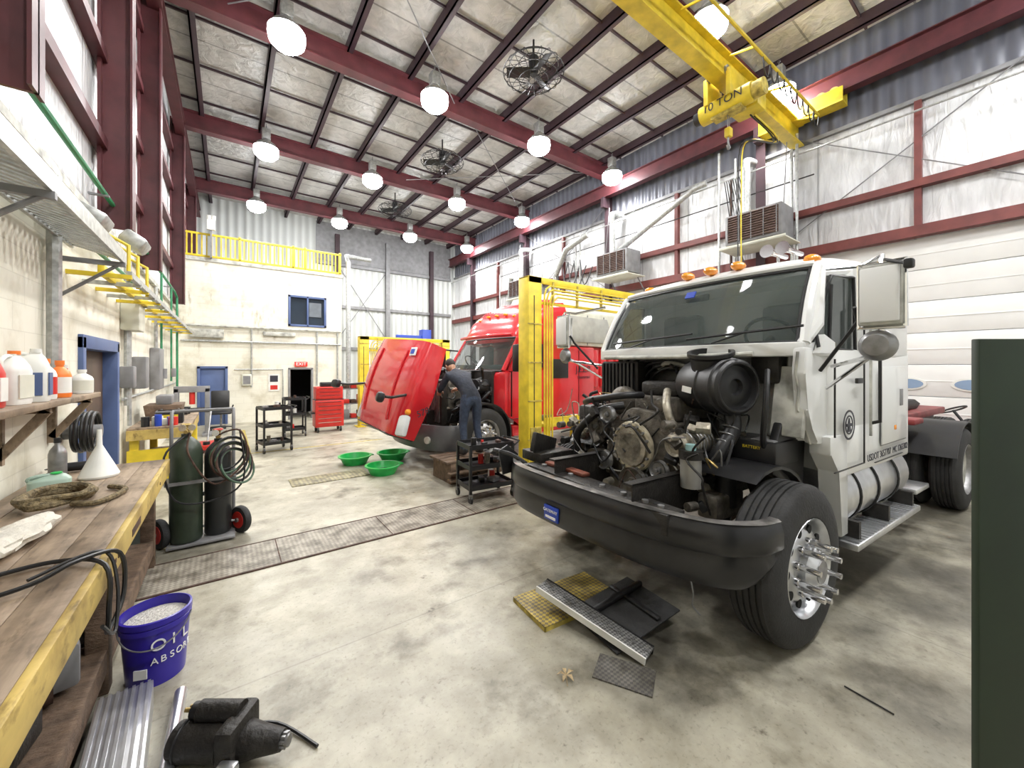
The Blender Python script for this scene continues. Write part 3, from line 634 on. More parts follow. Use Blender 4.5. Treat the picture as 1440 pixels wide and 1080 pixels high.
# bucket
b = B('utility_bucket', (-.33, 3.0, 0))
b.lathe([(.128, 0), (.15, .3), (.158, .3), (.158, .325), (.152, .33), (.16, .335), (.16, .365), (.15, .368), (.148, .355), (.146, .3), (.001, .3)], BUC, n=32)
b.lathe([(.144, .315), (.1, .325), (.05, .33), (.001, .335)], mat('absorbent_granules', (.5, .48, .44), .95, 0, .2, 60, .8, 80), n=24)
pts = [(.16*cos(a), .16*sin(a)-.03*abs(sin(a)), .34-.1*abs(sin(a))) for a in [2.6+i*.35 for i in range(11)]]
b.tube(pts, .004, STL, 6, 3)
for s, z, sz, ang in (('OIL', .23, .085, -.95), ('ABSORB', .145, .05, -.85)):
    for i, ch in enumerate(s):
        a = ang+(i-(len(s)-1)/2)*sz*.8/.15; r = .1285+.022*z/.3
        b.text(ch, ((r+.003)*cos(a), (r+.003)*sin(a), z), (-sin(a), cos(a), 0), (0, 0, 1), sz, TXW)
a = -1.95; b.obox((.137*cos(a), .137*sin(a), .09), (.006, .06, .05), TXW, (0, 0, a))
b.done()
b = B('aluminium_running_board')
b.M = Matrix.Translation((-.36, 1.9, .02)) @ Matrix.Rotation(.06, 4, 'Z')
b.box(-.1, .1, -.8, .8, .1, .125, ALU, .004)
for k in range(7): b.box(-.09+k*.028, -.078+k*.028, -.8, .8, .125, .131, ALU)
b.box(-.1, -.085, -.8, .8, -.02, .1, ALU); b.box(.085, .1, -.8, .8, -.02, .1, ALU)
b.M = Matrix.Identity(4); b.tube([(-.2, 2.7, .03), (-.235, 1.3, .03)], .028, ALU, 12)
b.done()
b = B('starter_motor', (.02, 2.14, .0), -.63)
b.cyl((-.22, 0, .085), (.0, 0, .085), .08, BLK2, n=24); b.cyl((-.25, 0, .085), (-.22, 0, .085), .07, BLK2, n=24); b.torus((-.21, 0, .085), .08, .006, BLK, (1, 0, 0)); b.torus((-.03, 0, .085), .08, .006, BLK, (1, 0, 0))
b.lathe([(.08, 0), (.085, .02), (.06, .12), (.045, .2), (.04, .22)], BLK2, (0, 0, .085), (1, 0, 0)); b.cyl((.16, 0, .085), (.25, 0, .085), .025, STL, n=12)
for i in range(9): a = 2*pi*i/9; b.cyl((.2, .025*cos(a), .085+.025*sin(a)), (.24, .025*cos(a), .085+.025*sin(a)), .008, STL, n=6)
b.cyl((-.17, .03, .19), (.02, .03, .19), .042, BLK2, n=20); b.cyl((-.2, .03, .19), (-.17, .03, .19), .034, BLK); b.cyl((-.23, .02, .2), (-.2, .02, .2), .009, BRS); b.cyl((-.23, .05, .19), (-.2, .05, .19), .009, BRS)
b.box(-.02, .06, -.1, .1, .01, .2, BLK2, .02); b.tube([(-.2, .02, .2), (-.2, .1, .12), (-.1, .14, .02), (.1, .16, .015), (.35, .05, .01)], .008, BLK, 6, 5)
b.box(.02, .1, -.15, -.1, .0, .1, ALU, .01)
b.done()
# ---------------------------------------------------------------- green post right foreground
b = B('green_steel_post', (1.432, .098, 0), radians(-36))
b.box(0, .4, 0, .018, 0, 1.815, GRND, .003); b.box(.382, .4, .018, .16, 0, 1.815, GRND); b.box(.2, .215, .018, .1, 0, 1.815, GRND); b.box(.01, .44, -.04, .18, 0, .015, GRND)
for x in (.05, .4): b.cyl((x, -.02, .015), (x, -.02, .04), .015, STL, n=6)
b.done()

# ---------------------------------------------------------------- truck helpers
def tyre(b, x, y, w, R, side=-1, dual=False, concave=False, lug=True):
    s = -side; c = (x, y, R); ax = (0, s, 0)
    def one(o):
        pr = [(R*.58, .02), (R*.62, .0), (R*.8, -.006), (R*.93, .012), (R*.975, .03), (R*.985, .045)]
        g = 5; t0 = .045; t1 = w-.045
        for k in range(g):
            a = t0+(t1-t0)*k/g; e = t0+(t1-t0)*(k+1)/g
            pr += [(R, a+.006), (R, e-.008), (R*.975, e-.006), (R*.975, e+.004)]
        pr += [(R*.98, w-.035), (R*.93, w-.012), (R*.8, w+.004), (R*.6, w), (R*.58, w-.02)]
        b.lathe([(r, h+o) for r, h in pr], RUB, c, ax, 48, cap=False)
        b.lathe([(R*.57, .02+o), (R*.605, .005+o), (R*.6, .0+o), (R*.555, .03+o), (R*.55, w*.8+o), (R*.58, w-.02+o)], ALU if not dual else STL, c, ax, 40, cap=False)
    one(0)
    if dual: one(w+.06)
    face = .14 if concave else .035
    pr = [(R*.555, face+.1 if not concave else .06), (R*.5, face+.03 if not concave else face), (R*.42, face), (R*.3, face-.01), (R*.24, face-.012), (R*.235, face-.05), (R*.16, face-.09), (.001, face-.095)]
    b.lathe(pr, WHD if concave else ALU, c, ax, 40)
    for i in range(10):
        a = 2*pi*i/10; r = R*.45
        p = V((x+r*cos(a), y+s*(face-.002), R+r*sin(a))); b.cyl(p, p+V((0, s*.012, 0)), R*.055, DRK, n=14)  # hand holes: solid dark discs with the shade of a hole as colour
        a += pi/10; r = R*.31
        p = V((x+r*cos(a), y+s*face, R+r*sin(a)))
        if lug: b.cyl(p, p-V((0, s*.14, 0)), .021, CHR, .017, n=10); b.cyl(p, p-V((0, s*.03, 0)), .028, CHR, n=10)
        else: b.cyl(p, p-V((0, s*.03, 0)), .018, STL, n=6)
    b.cyl((x, y+s*face, R), (x, y-s*.06 if not concave else y+s*.06, R), R*.14, STL if not concave else BLK2, n=20)

# ---------------------------------------------------------------- white truck
b = B('white_semi_truck', (2.92, .87, 0), radians(-3.8)); W = 2.2
tyre(b, 0, 0, .28, .5); tyre(b, 0, W, .28, .5, side=1)
for x in (4.35, 5.65):
    tyre(b, x, 0, .26, .5, dual=True, concave=True, lug=False); tyre(b, x, W, .26, .5, side=1, dual=True, concave=True, lug=False)
    b.cyl((x, .3, .5), (x, W-.3, .5), .09, BLK2); b.sph((x, W/2, .5), .26, BLK2)
b.box(-.08, .08, .3, W-.3, .38, .48, BLK2, .02)
for y in (.66, 1.46):
    b.box(-.85, 6.3, y, y+.012, .72, .98, BLK2); b.box(-.85, 6.3, y, y+.08, .72, .735, BLK2); b.box(-.85, 6.3, y, y+.08, .965, .98, BLK2)
    for k in range(4): b.tube([(-.65, y+.04, .62-.02*k), (0, y+.04, .48-.01*k), (.65, y+.04, .62-.02*k)], .022, RST, 6, 5)
    b.cyl((.1, y-.06, .5), (.25, y-.06, 1.0), .035, BLK)
pl = cr([(-.37, .02, 0), (-.55, .05, 0), (-.74, .22, 0), (-.87, .6, 0), (-.93, 1.1, 0), (-.96, 1.6, 0), (-.94, 1.9, 0), (-.82, 2.12, 0)], 6)
rings = []
for i, p in enumerate(pl):
    t = i/(len(pl)-1); tn = (pl[min(i+1, len(pl)-1)]-pl[max(i-1, 0)]).normalized(); nn = V((-tn.y, tn.x, 0))
    if nn.x > 0: nn = -nn
    e = min(1, t/.2); e2 = min(1, (1-t)/.1)
    zb = .5+.15*(1-e)**1.3+.05*(1-e2); zt = .87
    prof = [(-.05, zt), (.0, zt), (.014, zt-.015), (.03, zt-.07), (.03, zt-.15), (.008, zt-.18), (.018, zb+.06), (-.015, zb), (-.05, zb+.0), (-.035, zb+.05), (-.03, zt-.03)]
    rings.append([p+nn*o+V((0, 0, z)) for o, z in prof])
b.loft(rings, mat('bumper_black', (.016, .016, .018), .28, .1, .35, 6))
rr = [[r[0]+V((0, 0, .003)), r[1]+V((0, 0, .004)), r[2]+(r[2]-r[9])*.06, r[0]-V((0, 0, .02))] for r in rings]
b.loft(rr, mat('bumper_edge_worn', (.22, .21, .2), .35, .6, .7, 9))
b.box(-.86, -.68, .4, 1.85, .74, .87, BLK2, .01)
b.box(-.9, -.6, 1.85, 1.92, .74, .86, BLK2, .01)
for y in (.5, .62, .8, 1.0, 1.35, 1.5, 1.7): b.cyl((-.78, y, .86), (-.78, y, .888), .022, STL, n=8); b.cyl((-.73, y+.06, .862), (-.73, y+.06, .872), .03, DRK, n=12)
b.box(-.74, -.66, 1.25, 1.75, .87, .9, mat('rust_red', (.17, .05, .03), .6, .2, .5, 10), .01); b.tube([(-.8, 1.95, .84), (-.9, 2.05, .92), (-1.0, 2.2, .95), (-.85, 2.3, .9)], .02, BLK, 8, 5)
b.prism([(-.95, .72), (-1.0, .95), (-.9, 1.0), (-.78, .9), (-.8, .74)], 'y', 2.12, 2.14, BLK, .004)
b.M = Matrix.Translation((-.957, 1.36, .6)) @ Matrix.Rotation(.055, 4, 'Z')
b.box(-.02, .0, -.08, .08, -.055, .055, BLUL, .003); b.M = Matrix.Identity(4)
b.text('GATEWAY', (-.981, 1.36, .62), (.05, -1, 0), (0, 0, 1), .034, TXW)
b.box(-.982, -.975, 1.30, 1.42, .562, .58, TXW)
b.box(-.75, -.35, 1.8, 2.1, .86, .95, BLK2, .01); b.obox((-.6, 1.95, 1.0), (.35, .05, .18), BLK2, (0, .3, .3), .01)
# engine
b.box(-.15, .5, .82, 1.36, .72, 1.3, DST, .03); b.box(-.1, .5, .86, 1.3, 1.3, 1.5, DST, .04); b.box(-.05, .5, .9, 1.26, 1.5, 1.62, BLK2, .03)
for k in range(6): b.cyl((.0+.08*k, .88, 1.55), (.0+.08*k, .86, 1.55), .012, STL, n=6)
b.prism([(.78, .66), (1.42, .66), (1.5, .95), (1.42, 1.28), (1.2, 1.4), (.95, 1.38), (.76, 1.2), (.7, .9)], 'x', -.24, -.15, DST, .015)
RG = mat('gear_ring_tan', (.45, .4, .29), .5, .3, .4, 14)
b.torus((-.29, 1.14, 1.09), .18, .026, RG, (1, 0, 0)); b.lathe([(.155, 0), (.155, .05), (.115, .05), (.115, 0)], DST2, (-.33, 1.14, 1.09), (1, 0, 0)); b.cyl((-.29, 1.14, 1.09), (-.24, 1.14, 1.09), .145, DRK)
for i in range(16): a = 2*pi*i/16; b.cyl((-.335, 1.14+.18*cos(a), 1.09+.18*sin(a)), (-.29, 1.14+.18*cos(a), 1.09+.18*sin(a)), .012, STL, n=6)
def pulley(x, y, z, r, m=DST, w=.06):
    b.lathe([(.001, 0), (r*.35, 0), (r*.4, .02), (r*.8, .02), (r, 0), (r, .012), (r*.88, .02), (r, .03), (r*.88, .04), (r, .05), (r, w), (.001, w)], m, (x, y, z), (1, 0, 0)); b.cyl((x-.02, y, z), (x, y, z), r*.2, STL, n=10)
pulley(-.36, 1.1, .8, .13); pulley(-.35, .86, .96, .07, STL); pulley(-.36, 1.42, .93, .08, STL); pulley(-.34, .72, 1.17, .08, DST2); pulley(-.36, 1.38, 1.33, .07, STL); pulley(-.3, 1.56, 1.2, .09, DST)
b.cyl((-.28, .72, 1.17), (.02, .72, 1.17), .1, DST2, n=20); b.cyl((-.22, 1.56, 1.2), (.05, 1.56, 1.2), .1, DST, n=20); b.cyl((-.3, 1.6, .9), (0, 1.6, .9), .09, DST)
for k in range(7): b.torus((-.24+k*.04, .72, 1.17), .1, .006, STL, (1, 0, 0), 20, 5)
b.cyl((-.32, .6, .9), (-.32, .6, 1.1), .07, mat('filter_silver', (.36, .35, .32), .4, .4), n=20); b.cyl((-.32, .6, 1.1), (-.32, .6, 1.16), .08, BLK2, n=20); b.cyl((-.32, .6, 1.16), (-.32, .6, 1.2), .035, mat('cap_teal', (.3, .5, .5), .4), n=12)
b.cyl((-.05, .5, .75), (-.05, .5, 1.0), .07, BLK, n=20); b.box(-.25, .1, .45, .6, .68, .85, DST, .02)
b.lathe([(.05, 0), (.11, .02), (.14, .06), (.14, .1), (.1, .14), (.06, .2)], DST, (-.05, 1.5, 1.42), (1, .2, 0)); b.tube([(.1, 1.5, 1.4), (.0, 1.6, 1.3), (.1, 1.62, 1.1)], .06, RST, 12, 4)
b.tube([(-.15, 1.36, 1.4), (-.3, 1.5, 1.35), (-.38, 1.7, 1.15), (-.3, 1.8, .95)], .035, BLK, 12, 6); b.tube([(-.1, 1.2, 1.5), (-.28, 1.25, 1.5), (-.34, 1.55, 1.45), (-.2, 1.8, 1.4)], .03, BLK, 12, 6); b.tube([(-.1, .95, 1.55), (-.25, .85, 1.45), (-.25, .8, 1.3)], .03, DST2, 12, 5)
# air cleaner drum with intake ring on top, end cap facing the near side
ax = V((.3, .95, .0)).normalized(); c0 = V((.0, .44, 1.6))
b.lathe([(.001, .05), (.05, .05), (.06, .02), (.1, .02), (.12, .035), (.155, .035), (.165, .0), (.185, -.005), (.2, .01), (.2, .05), (.212, .06), (.212, .085), (.2, .095), (.195, .2), (.205, .21), (.205, .225), (.195, .235), (.195, .42), (.18, .45), (.001, .46)], BLK, c0, ax, 44)
b.torus(c0+ax*.0, .175, .012, BLK, ax); b.torus(c0+ax*.03, .085, .008, BLK2, ax)
cs = c0+ax*.3+V((-.195, .05, -.03)); b.obox(cs, (.006, .1, .045), PLW, (.12, .05, -.3))
b.lathe([(.13, -.02), (.135, .0), (.145, .1), (.165, .12), (.165, .145), (.14, .145), (.125, .03)], BLK, c0+ax*.24+V((-.03, 0, .12)), (-.22, -.1, 1), 36, cap=False); b.lathe([(.125, .05), (.001, .05)], DRK, c0+ax*.24+V((-.03, 0, .12)), (-.22, -.1, 1), 32)
b.tube([c0+V((.08, .1, -.15)), c0+V((.03, .06, -.32)), c0+V((-.1, .1, -.5)), c0+V((-.06, .22, -.64))], .055, BLK, 14, 6)
for k in range(4): b.torus(c0+V((.03-.03*k, .07+.005*k, -.3-.05*k)), .058, .006, STL, (.4, -.1, 1), 20, 5)
b.tube([c0+V((.2, -.1, .12)), c0+V((.05, -.16, -.1)), c0+V((.1, -.12, -.4)), c0+V((.3, -.1, -.55))], .02, BLK, 8, 6)
# firewall and cowl
b.box(.42, .46, .3, 1.95, .95, 1.86, mat('firewall_dirty', (.27, .27, .22), .65, 0, .7, 6)); b.box(.36, .42, .85, 1.5, 1.2, 1.72, BLK2, .03)
b.box(.2, .43, 1.5, 1.98, 1.42, 1.8, BLK2, .02)
for k in range(9): b.box(.17, .2, 1.54+k*.048, 1.565+k*.048, 1.45, 1.78, BLK)
b.box(-.1, .3, 1.72, 2.02, 1.05, 1.35, BLK2, .03); b.box(-.2, .1, 1.8, 2.0, .95, 1.1, RST, .02)
b.tube([(.4, 1.4, 1.72), (.25, 1.2, 1.78), (.3, .95, 1.7), (.2, .85, 1.5)], .02, WHD, 8, 5)
for k in range(6): b.tube([(.38, 1.95-.06*k, 1.4), (.3, 1.7-.08*k, 1.82-.02*k), (.3, 1.3-.1*k, 1.8-.02*k), (.2, 1.1-.03*k, 1.74-.05*k)], .014, BLK, 7, 5)
b.box(.28, .42, .3, .5, 1.62, 1.85, BLK2, .02)
arc = [(.58*cos(a), .5+.58*sin(a)) for a in [radians(8+i*12) for i in range(13)]]
arc2 = [(.56*cos(a), .5+.56*sin(a)) for a in [radians(8+i*12) for i in range(13)]]
hf = [(u, w) for u, w in arc if u > -.25]; hf2 = [(u, w) for u, w in arc2 if u > -.25]
for y0, y1 in ((.2, .62), (1.6, 1.98)): b.prism(hf+hf2[::-1], 'y', y0, y1, BLK)
b.prism([(.1, 1.0), (.56, .8), (.6, 1.2), (.42, 1.5), (.3, 1.45), (.12, 1.15)], 'y', .26, .32, BLK, .01)
b.box(.1, .45, .24, .6, 1.05, 1.22, BLK, .02); b.box(.12, .32, .26, .42, 1.2, 1.23, GRY, .01)
b.text('BATTERY', (.095, .4, 1.17), (0, -1, 0), (0, 0, 1), .03, YEL)
cols = [BLK]*8+[BLK2]*3+[STL, STL, RST, DST2, DST2, PLW, BRS]
for i in range(85):
    p = V((random.uniform(-.4, .3), random.uniform(.5, 1.95), random.uniform(.78, 1.55)))
    pts = [p]
    for k in range(random.randint(3, 4)):
        d = V((random.uniform(-.1, .1), random.uniform(-.16, .16), random.uniform(-.2, .14))); q = pts[-1]+d
        q.x = max(-.42, min(.35, q.x)); q.y = max(.45, min(2.0, q.y)); q.z = max(.74, min(1.6-max(0, -q.x)*.8, q.z)); pts.append(q)
    m = random.choice(cols); b.tube(pts, random.choice([.005, .006, .008, .01, .016]) if m in (BLK, BLK2) else random.choice([.004, .006]), m, 7, 4)
for i in range(130):
    p = (random.uniform(-.38, .25), random.uniform(.5, 2.0), random.uniform(.75, 1.35)); s = random.uniform(.02, .07)
    if i % 2: b.obox(p, (s, s*1.5, s), random.choice([DST, BLK2, DST2, RST, BLK, DST]), (random.random(), random.random(), random.random()), .006)
    else: b.cyl(p, (p[0]-s*1.2, p[1]+random.uniform(-.03, .03), p[2]), s*.5, random.choice([DST, BLK2, STL, DST2]), n=12)
# cab lower body
pl2 = [(.42, .3), (.46, .24), (.62, .08), (2.2, .05), (2.2, 2.15), (.62, 2.12), (.46, 1.96), (.42, 1.9)]
b.prism(pl2, 'z', 1.2, 1.88, WHT, .02); b.prism([(.78, .07), (2.2, .05), (2.2, 2.15), (.78, 2.13)], 'z', .93, 1.3, WHT, .02)
b.prism([(.5, 1.25), (.5, 1.12), (.66, .98), (.7, .5), (.82, .5), (.82, 1.25)], 'y', .07, .2, WHT, .01)
b.prism([(.26, .14), (.14, .5), (.08, 1.1), (.14, 1.7), (.26, 2.06), (.6, 2.12), (.6, .08)], 'z', 1.82, 1.92, WHT, .015)
b.prism([(.24, 1.88), (.22, 1.7), (.27, 1.58), (.26, 1.45), (.36, 1.32), (.42, 1.2), (.64, 1.18), (.64, 1.88)], 'y', .12, .2, WHT, .015)
b.tube([(.22, .16, 1.85), (.21, .17, 1.7), (.26, .17, 1.58), (.25, .17, 1.45), (.35, .17, 1.32), (.41, .16, 1.2)], .01, WHD, 6)
b.obox((.3, .24, 1.5), (.06, .2, .5), WHD, (0, .2, 0), .01)
b.tube([(.12, .4, 1.84), (.07, .8, 1.83), (.07, 1.4, 1.83), (.12, 1.85, 1.84)], .018, WHD, 8, 4)
b.prism([(1.12, 1.8), (2.2, 1.8), (2.2, 2.55), (1.12, 2.55)], 'y', .05, 2.15, WHT, .05, 3)
def rring(x, zt, yi, zb=2.45):
    P = []
    for i in range(21):
        a = pi*i/20; e = abs(cos(a)); P.append(V((x, 1.1-(1.1-yi)*(1 if cos(a) > 0 else -1)*e**.62, zb+(zt-zb)*sin(a)**.6)))
    return P
b.loft([rring(.66, 2.51, .3, 2.46), rring(.7, 2.57, .24), rring(.8, 2.635, .16), rring(1.0, 2.68, .1), rring(1.3, 2.71, .07), rring(1.9, 2.71, .06), rring(2.1, 2.68, .07), rring(2.2, 2.62, .1)], WHT)
def wrow(t):
    P = []
    for i in range(13):
        y = i/12; yy = (.17+(.24-.17)*t)+(1.86-.06*t)*y; bow = (1-(2*y-1)**2)
        P.append(V((.3+.4*t-.17*bow*(1-.35*t)-.03*sin(pi*t), yy, 1.91+.6*t)))
    return P
rows = [wrow(t/6) for t in range(7)]
b.loft(rows, GLS, cap=False, closed=False)
for e in (0, 12): b.tube([r[e]+V((.0, -.02 if e == 0 else .02, 0)) for r in rows], .035, WHT, 8)
b.tube([p+V((-.004, 0, .01)) for p in rows[0]], .014, BLK, 6); b.tube([p+V((-.004, 0, -.01)) for p in rows[6]], .02, BLK, 6)
b.tube([p+V((.0, 0, .028)) for p in rows[6]], .026, WHT, 8)
b.tube([r[0]+V((-.01, .02, 0)) for r in rows], .014, BLK, 6); b.tube([r[12]+V((-.01, -.02, 0)) for r in rows], .014, BLK, 6)
for y0, y1 in ((.7, .35), (1.5, 1.15)): b.tube([(.1, y0, 1.93), (.12, y1+.1, 2.0), (.17, y1-.1, 2.02)], .008, BLK, 6); b.tube([(.08, y0+.2, 1.97), (.155, y1-.25, 2.02)], .01, BLK, 6)
b.obox((.44, 1.1, 2.4), (.01, .09, .07), BLUL, (0, .6, 0)); b.obox((.55, 1.1, 2.38), (.03, .22, .06), BLK, (0, .2, 0), .01)
for s in (0, 1):
    y = .07 if s == 0 else 2.13; f = 1 if s == 0 else -1
    b.tube([(.3, y+.1*f, 1.9), (.42, y+.05*f, 2.05), (.66, y+.12*f, 2.44), (1.1, y+.06*f, 2.5)], .04, WHT, 8)
    b.box(1.02, 1.14, min(y, y+.06*f), max(y, y+.06*f), 1.85, 2.52, WHT, .01)
    b.prism([(.34, 1.86), (.42, 2.0), (.64, 2.38), (.68, 2.42), (1.02, 2.44), (1.02, 1.86)], 'y', y+.04*f, y+.045*f, GLS)
    b.prism([(.34, 1.84), (.58, 1.84), (.58, 1.92), (.4, 1.97)], 'y', y-.0*f, y+.05*f, WHT)
    b.tube([(.56, y+.03*f, 1.88), (.6, y+.03*f, 2.34)], .012, BLK, 6)
    b.tube([(.36, y+.02*f, 1.88), (1.02, y+.02*f, 1.87), (1.02, y+.03*f, 2.44), (.68, y+.06*f, 2.42), (.4, y+.05*f, 1.98), (.36, y+.02*f, 1.88)], .012, BLK, 6)
G = BLK
for (x0, x1, z0, z1) in ((1.06, 1.068, 1.0, 2.45), (.5, .508, 1.25, 1.8), (.5, 1.068, 1.0, 1.006), (1.3, 2.0, .97, .975)): b.box(x0, x1, .042, .052, z0, z1, G)
b.box(1.18, 1.2, .035, .05, 1.2, 2.4, WHD)
b.tube([(1.2, .045, 1.3), (1.2, -.01, 1.32), (1.2, -.01, 2.2), (1.2, .045, 2.22)], .014, BLK, 8)
b.box(.88, 1.0, .03, .05, 1.62, 1.66, BLK, .005); b.box(1.9, 1.98, .035, .05, 1.4, 1.55, GRY, .005); b.box(1.75, 1.8, .035, .05, 1.2, 1.24, AMB, .005)
b.prism([(1.45, 1.1), (2.1, 1.1), (2.1, 1.75), (1.45, 1.75)], 'y', .04, .052, WHT, .004)
b.box(1.44, 2.11, .046, .049, 1.09, 1.096, GRY); b.box(1.44, 1.446, .046, .049, 1.09, 1.76, GRY)
b.lathe([(.11, 0), (.11, .003), (.095, .003), (.095, 0)], TXD, (.76, .048, 1.32), (0, -1, 0), 32, cap=False); b.lathe([(.07, 0), (.07, .004), (.06, .004), (.06, 0)], TXD, (.76, .048, 1.32), (0, -1, 0), 32, cap=False)
b.box(.71, .81, .042, .05, 1.31, 1.33, TXD); b.prism([(.73, 1.27), (.79, 1.27), (.76, 1.37)], 'y', .043, .05, TXD)
b.text('USDOT 3657707  MC 1263302', (1.6, .037, 1.03), (1, 0, 0), (0, 0, 1), .078, TXD)
b.box(2.2, 2.32, .2, 2.0, 1.0, 1.6, GRY, .02); b.cyl((2.3, .5, 1.0), (2.3, .5, 2.3), .06, STL)
for y, x in ((.3, .83), (.85, .78), (1.1, .76), (1.35, .78), (1.85, .84)): b.sph((x, y, 2.66 if .5 < y < 1.6 else 2.6), .055, AMB, (1.6, 1, .75), 12)
for y in (.5, .62): b.lathe([(.02, .35), (.025, .1), (.05, .0), (.055, -.01)], CHR, (.8, y, 2.74), (1, 0, 0), 16); b.cyl((1.0, y, 2.64), (1.0, y, 2.74), .012, CHR)
b.sph((2.05, .35, 2.7), .04, AMB)
for s, y in ((0, -.3), (1, 2.5)):
    f = -1 if s == 0 else 1
    b.box(.07, .15, y-.095, y+.095, 1.98, 2.33, WHD, .02); b.box(.15, .16, y-.085, y+.085, 2.0, 2.31, CHR); b.box(.055, .07, y-.085, y+.085, 2.0, 2.31, WHT, .01)
    b.tube([(.1, y-.1, 1.97), (.1, y-.1, 2.34), (.1, y+.1, 2.34), (.1, y+.1, 1.97), (.1, y-.1, 1.97)], .012, CHR, 8)
    b.lathe([(.001, -.05), (.06, -.045), (.085, -.02), (.09, 0), (.001, .01)], STL, (.12, y-f*.02, 1.87), (1, 0, 0), 24)
    yc = .06 if s == 0 else 2.14
    b.tube([(.42, yc, 2.42), (.2, y-f*.1, 2.36), (.12, y, 2.38), (.1, y, 2.33)], .014, CHR, 8); b.tube([(.5, yc, 1.75), (.2, y-f*.1, 1.8), (.12, y, 1.83), (.12, y, 1.98)], .014, CHR, 8); b.tube([(.3, yc, 1.72), (.16, y-f*.12, 2.02), (.1, y-f*.12, 2.1)], .012, BLK, 8); b.tube([(.4, yc, 1.6), (.15, y, 1.86)], .012, CHR, 8)
b.tube([(.12, -.3, 2.36), (.03, -.42, 2.3)], .01, BLK, 6); b.box(.0, .05, -.45, -.41, 2.27, 2.32, BLK, .01)
b.box(.45, .6, .3, 1.95, 1.86, 1.95, BLK, .03); b.torus((.72, .55, 1.98), .2, .015, BLK, (.8, 0, .6), 28, 8); b.cyl((.72, .55, 1.98), (.55, .55, 1.88), .03, BLK)
for y in (.55, 1.6): b.box(1.0, 1.14, y-.22, y+.22, 1.85, 2.3, GRY, .05)
for s in (0, 1):
    y = .34 if s == 0 else W-.34
    b.lathe([(.001, 0), (.2, .0), (.26, .02), (.275, .05), (.275, 1.5), (.26, 1.53), (.2, 1.55), (.001, 1.55)], ALU, (.78, y, .74), (1, 0, 0), 36)
    for x in (1.05, 1.45, 1.95): b.torus((x, y, .74), .278, .012, BLK, (1, 0, 0), 36, 6)
    y0 = -.02 if s == 0 else W-.2
    b.box(.72, 2.25, y0, y0+.22, .42, .47, ALU, .01)
    for k in range(24): b.box(.75+k*.062, .78+k*.062, y0+.01, y0+.21, .47, .477, ALU)
    for x in (.85, 1.5, 2.15): b.box(x-.02, x+.02, y0+.03, y0+.2 if s == 0 else y0+.1, .42, .6, BLK2)
    b.cyl((.95, y-.1, 1.0), (.95, y-.12, 1.05), .05, CHR)
for y in (.0, 1.62):
    P = [(.62*cos(a), .5+.58*sin(a)) for a in [radians(20+i*14) for i in range(11)]]; P2 = [(u*.97, .5+(w-.5)*.97) for u, w in P]
    b.M = Matrix.Translation((4.35, 0, 0)); b.prism(P+P2[::-1], 'y', y, y+.58, BLK); b.M = Matrix.Identity(4)
RDK = mat('red_frame_deck', (.2, .03, .03), .5, 0, .3, 6)
b.box(3.0, 3.7, .6, 1.6, .98, 1.02, GRY, .01); b.cyl((3.2, .9, 1.03), (3.2, .9, 1.2), .1, BLK2)
b.box(3.9, 6.4, .55, 1.7, 1.0, 1.1, RDK, .02); b.box(3.6, 3.95, .3, 1.8, 1.05, 1.12, RDK, .02)
b.box(2.7, 3.15, .1, .5, .45, .5, ALU, .01); b.box(2.75, 3.1, .3, .6, .5, .95, BLK, .03)
b.prism([(4.5, 1.1), (5.6, 1.1), (5.8, 1.17), (5.5, 1.25), (4.6, 1.25), (4.3, 1.17)], 'y', .7, 1.5, BLK2, .02)
b.tube([(2.35, 1.0, 1.2), (2.8, 1.0, 1.5), (3.2, 1.1, 1.25), (3.0, 1.1, 1.1)], .015, PLR, 8, 5); b.tube([(2.35, 1.1, 1.2), (2.8, 1.15, 1.4), (3.3, 1.2, 1.2)], .015, BLUL, 8, 5)
b.done()

# ---------------------------------------------------------------- red truck
b = B('red_semi_truck', (3.7, 5.86, 0), radians(4)); W = 2.3
tyre(b, 0, 0, .28, .5, lug=True); tyre(b, 0, W, .28, .5, side=1)
for x in (4.6,): tyre(b, x, 0, .26, .5, dual=True, concave=True, lug=False); tyre(b, x, W, .26, .5, side=1, dual=True, concave=True, lug=False)
for y in (.7, 1.52): b.box(-.8, 5.4, y, y+.08, .72, .96, BLK2)
b.cyl((0, .3, .5), (0, W-.3, .5), .06, BLK2)
def cring(x, z0, z1, yi, zt, p=.3, n=14):
    yc = W/2; hw = yc-yi; P = []
    for i in range(n+1):
        a = pi*i/n; P.append(V((x, yc-hw*(1 if cos(a) > 0 else -1)*abs(cos(a))**p, z1+(zt-z1)*sin(a)**.6)))
    P += [V((x, yc+hw, z0)), V((x, yc-hw, z0))]; return P
b.loft([cring(.36, 1.0, 1.5, .35, 1.62), cring(.52, .85, 1.6, .12, 1.68), cring(.85, .62, 1.62, .08, 1.7), cring(1.6, .62, 1.65, .06, 1.7)], REDP)
b.box(1.5, 3.1, .06, W-.06, .62, 2.18, REDP, .04)
b.loft([cring(.9, 2.24, 2.32, .25, 2.46), cring(1.1, 2.24, 2.4, .16, 2.78), cring(1.4, 2.2, 2.55, .12, 3.02), cring(1.8, 2.1, 2.65, .1, 3.2), cring(2.2, 2.1, 2.65, .1, 3.24)], REDP)
b.prism([(.1, 2.2), (.1, 2.95), (.4, 3.4), (1.9, 3.4), (2.2, 2.95), (2.2, 2.2)], 'x', 2.2, 4.6, BEI, .03)
b.prism([(2.3, 2.28), (3.6, 2.28), (3.75, 2.55), (3.6, 2.85), (2.3, 2.85)], 'y', .07, .1, mat('fairing_grey', (.36, .36, .33), .5), .01)
for x in (2.9, 3.5, 4.1): b.box(x-.01, x+.01, .09, .11, 2.22, 2.9, GRY)
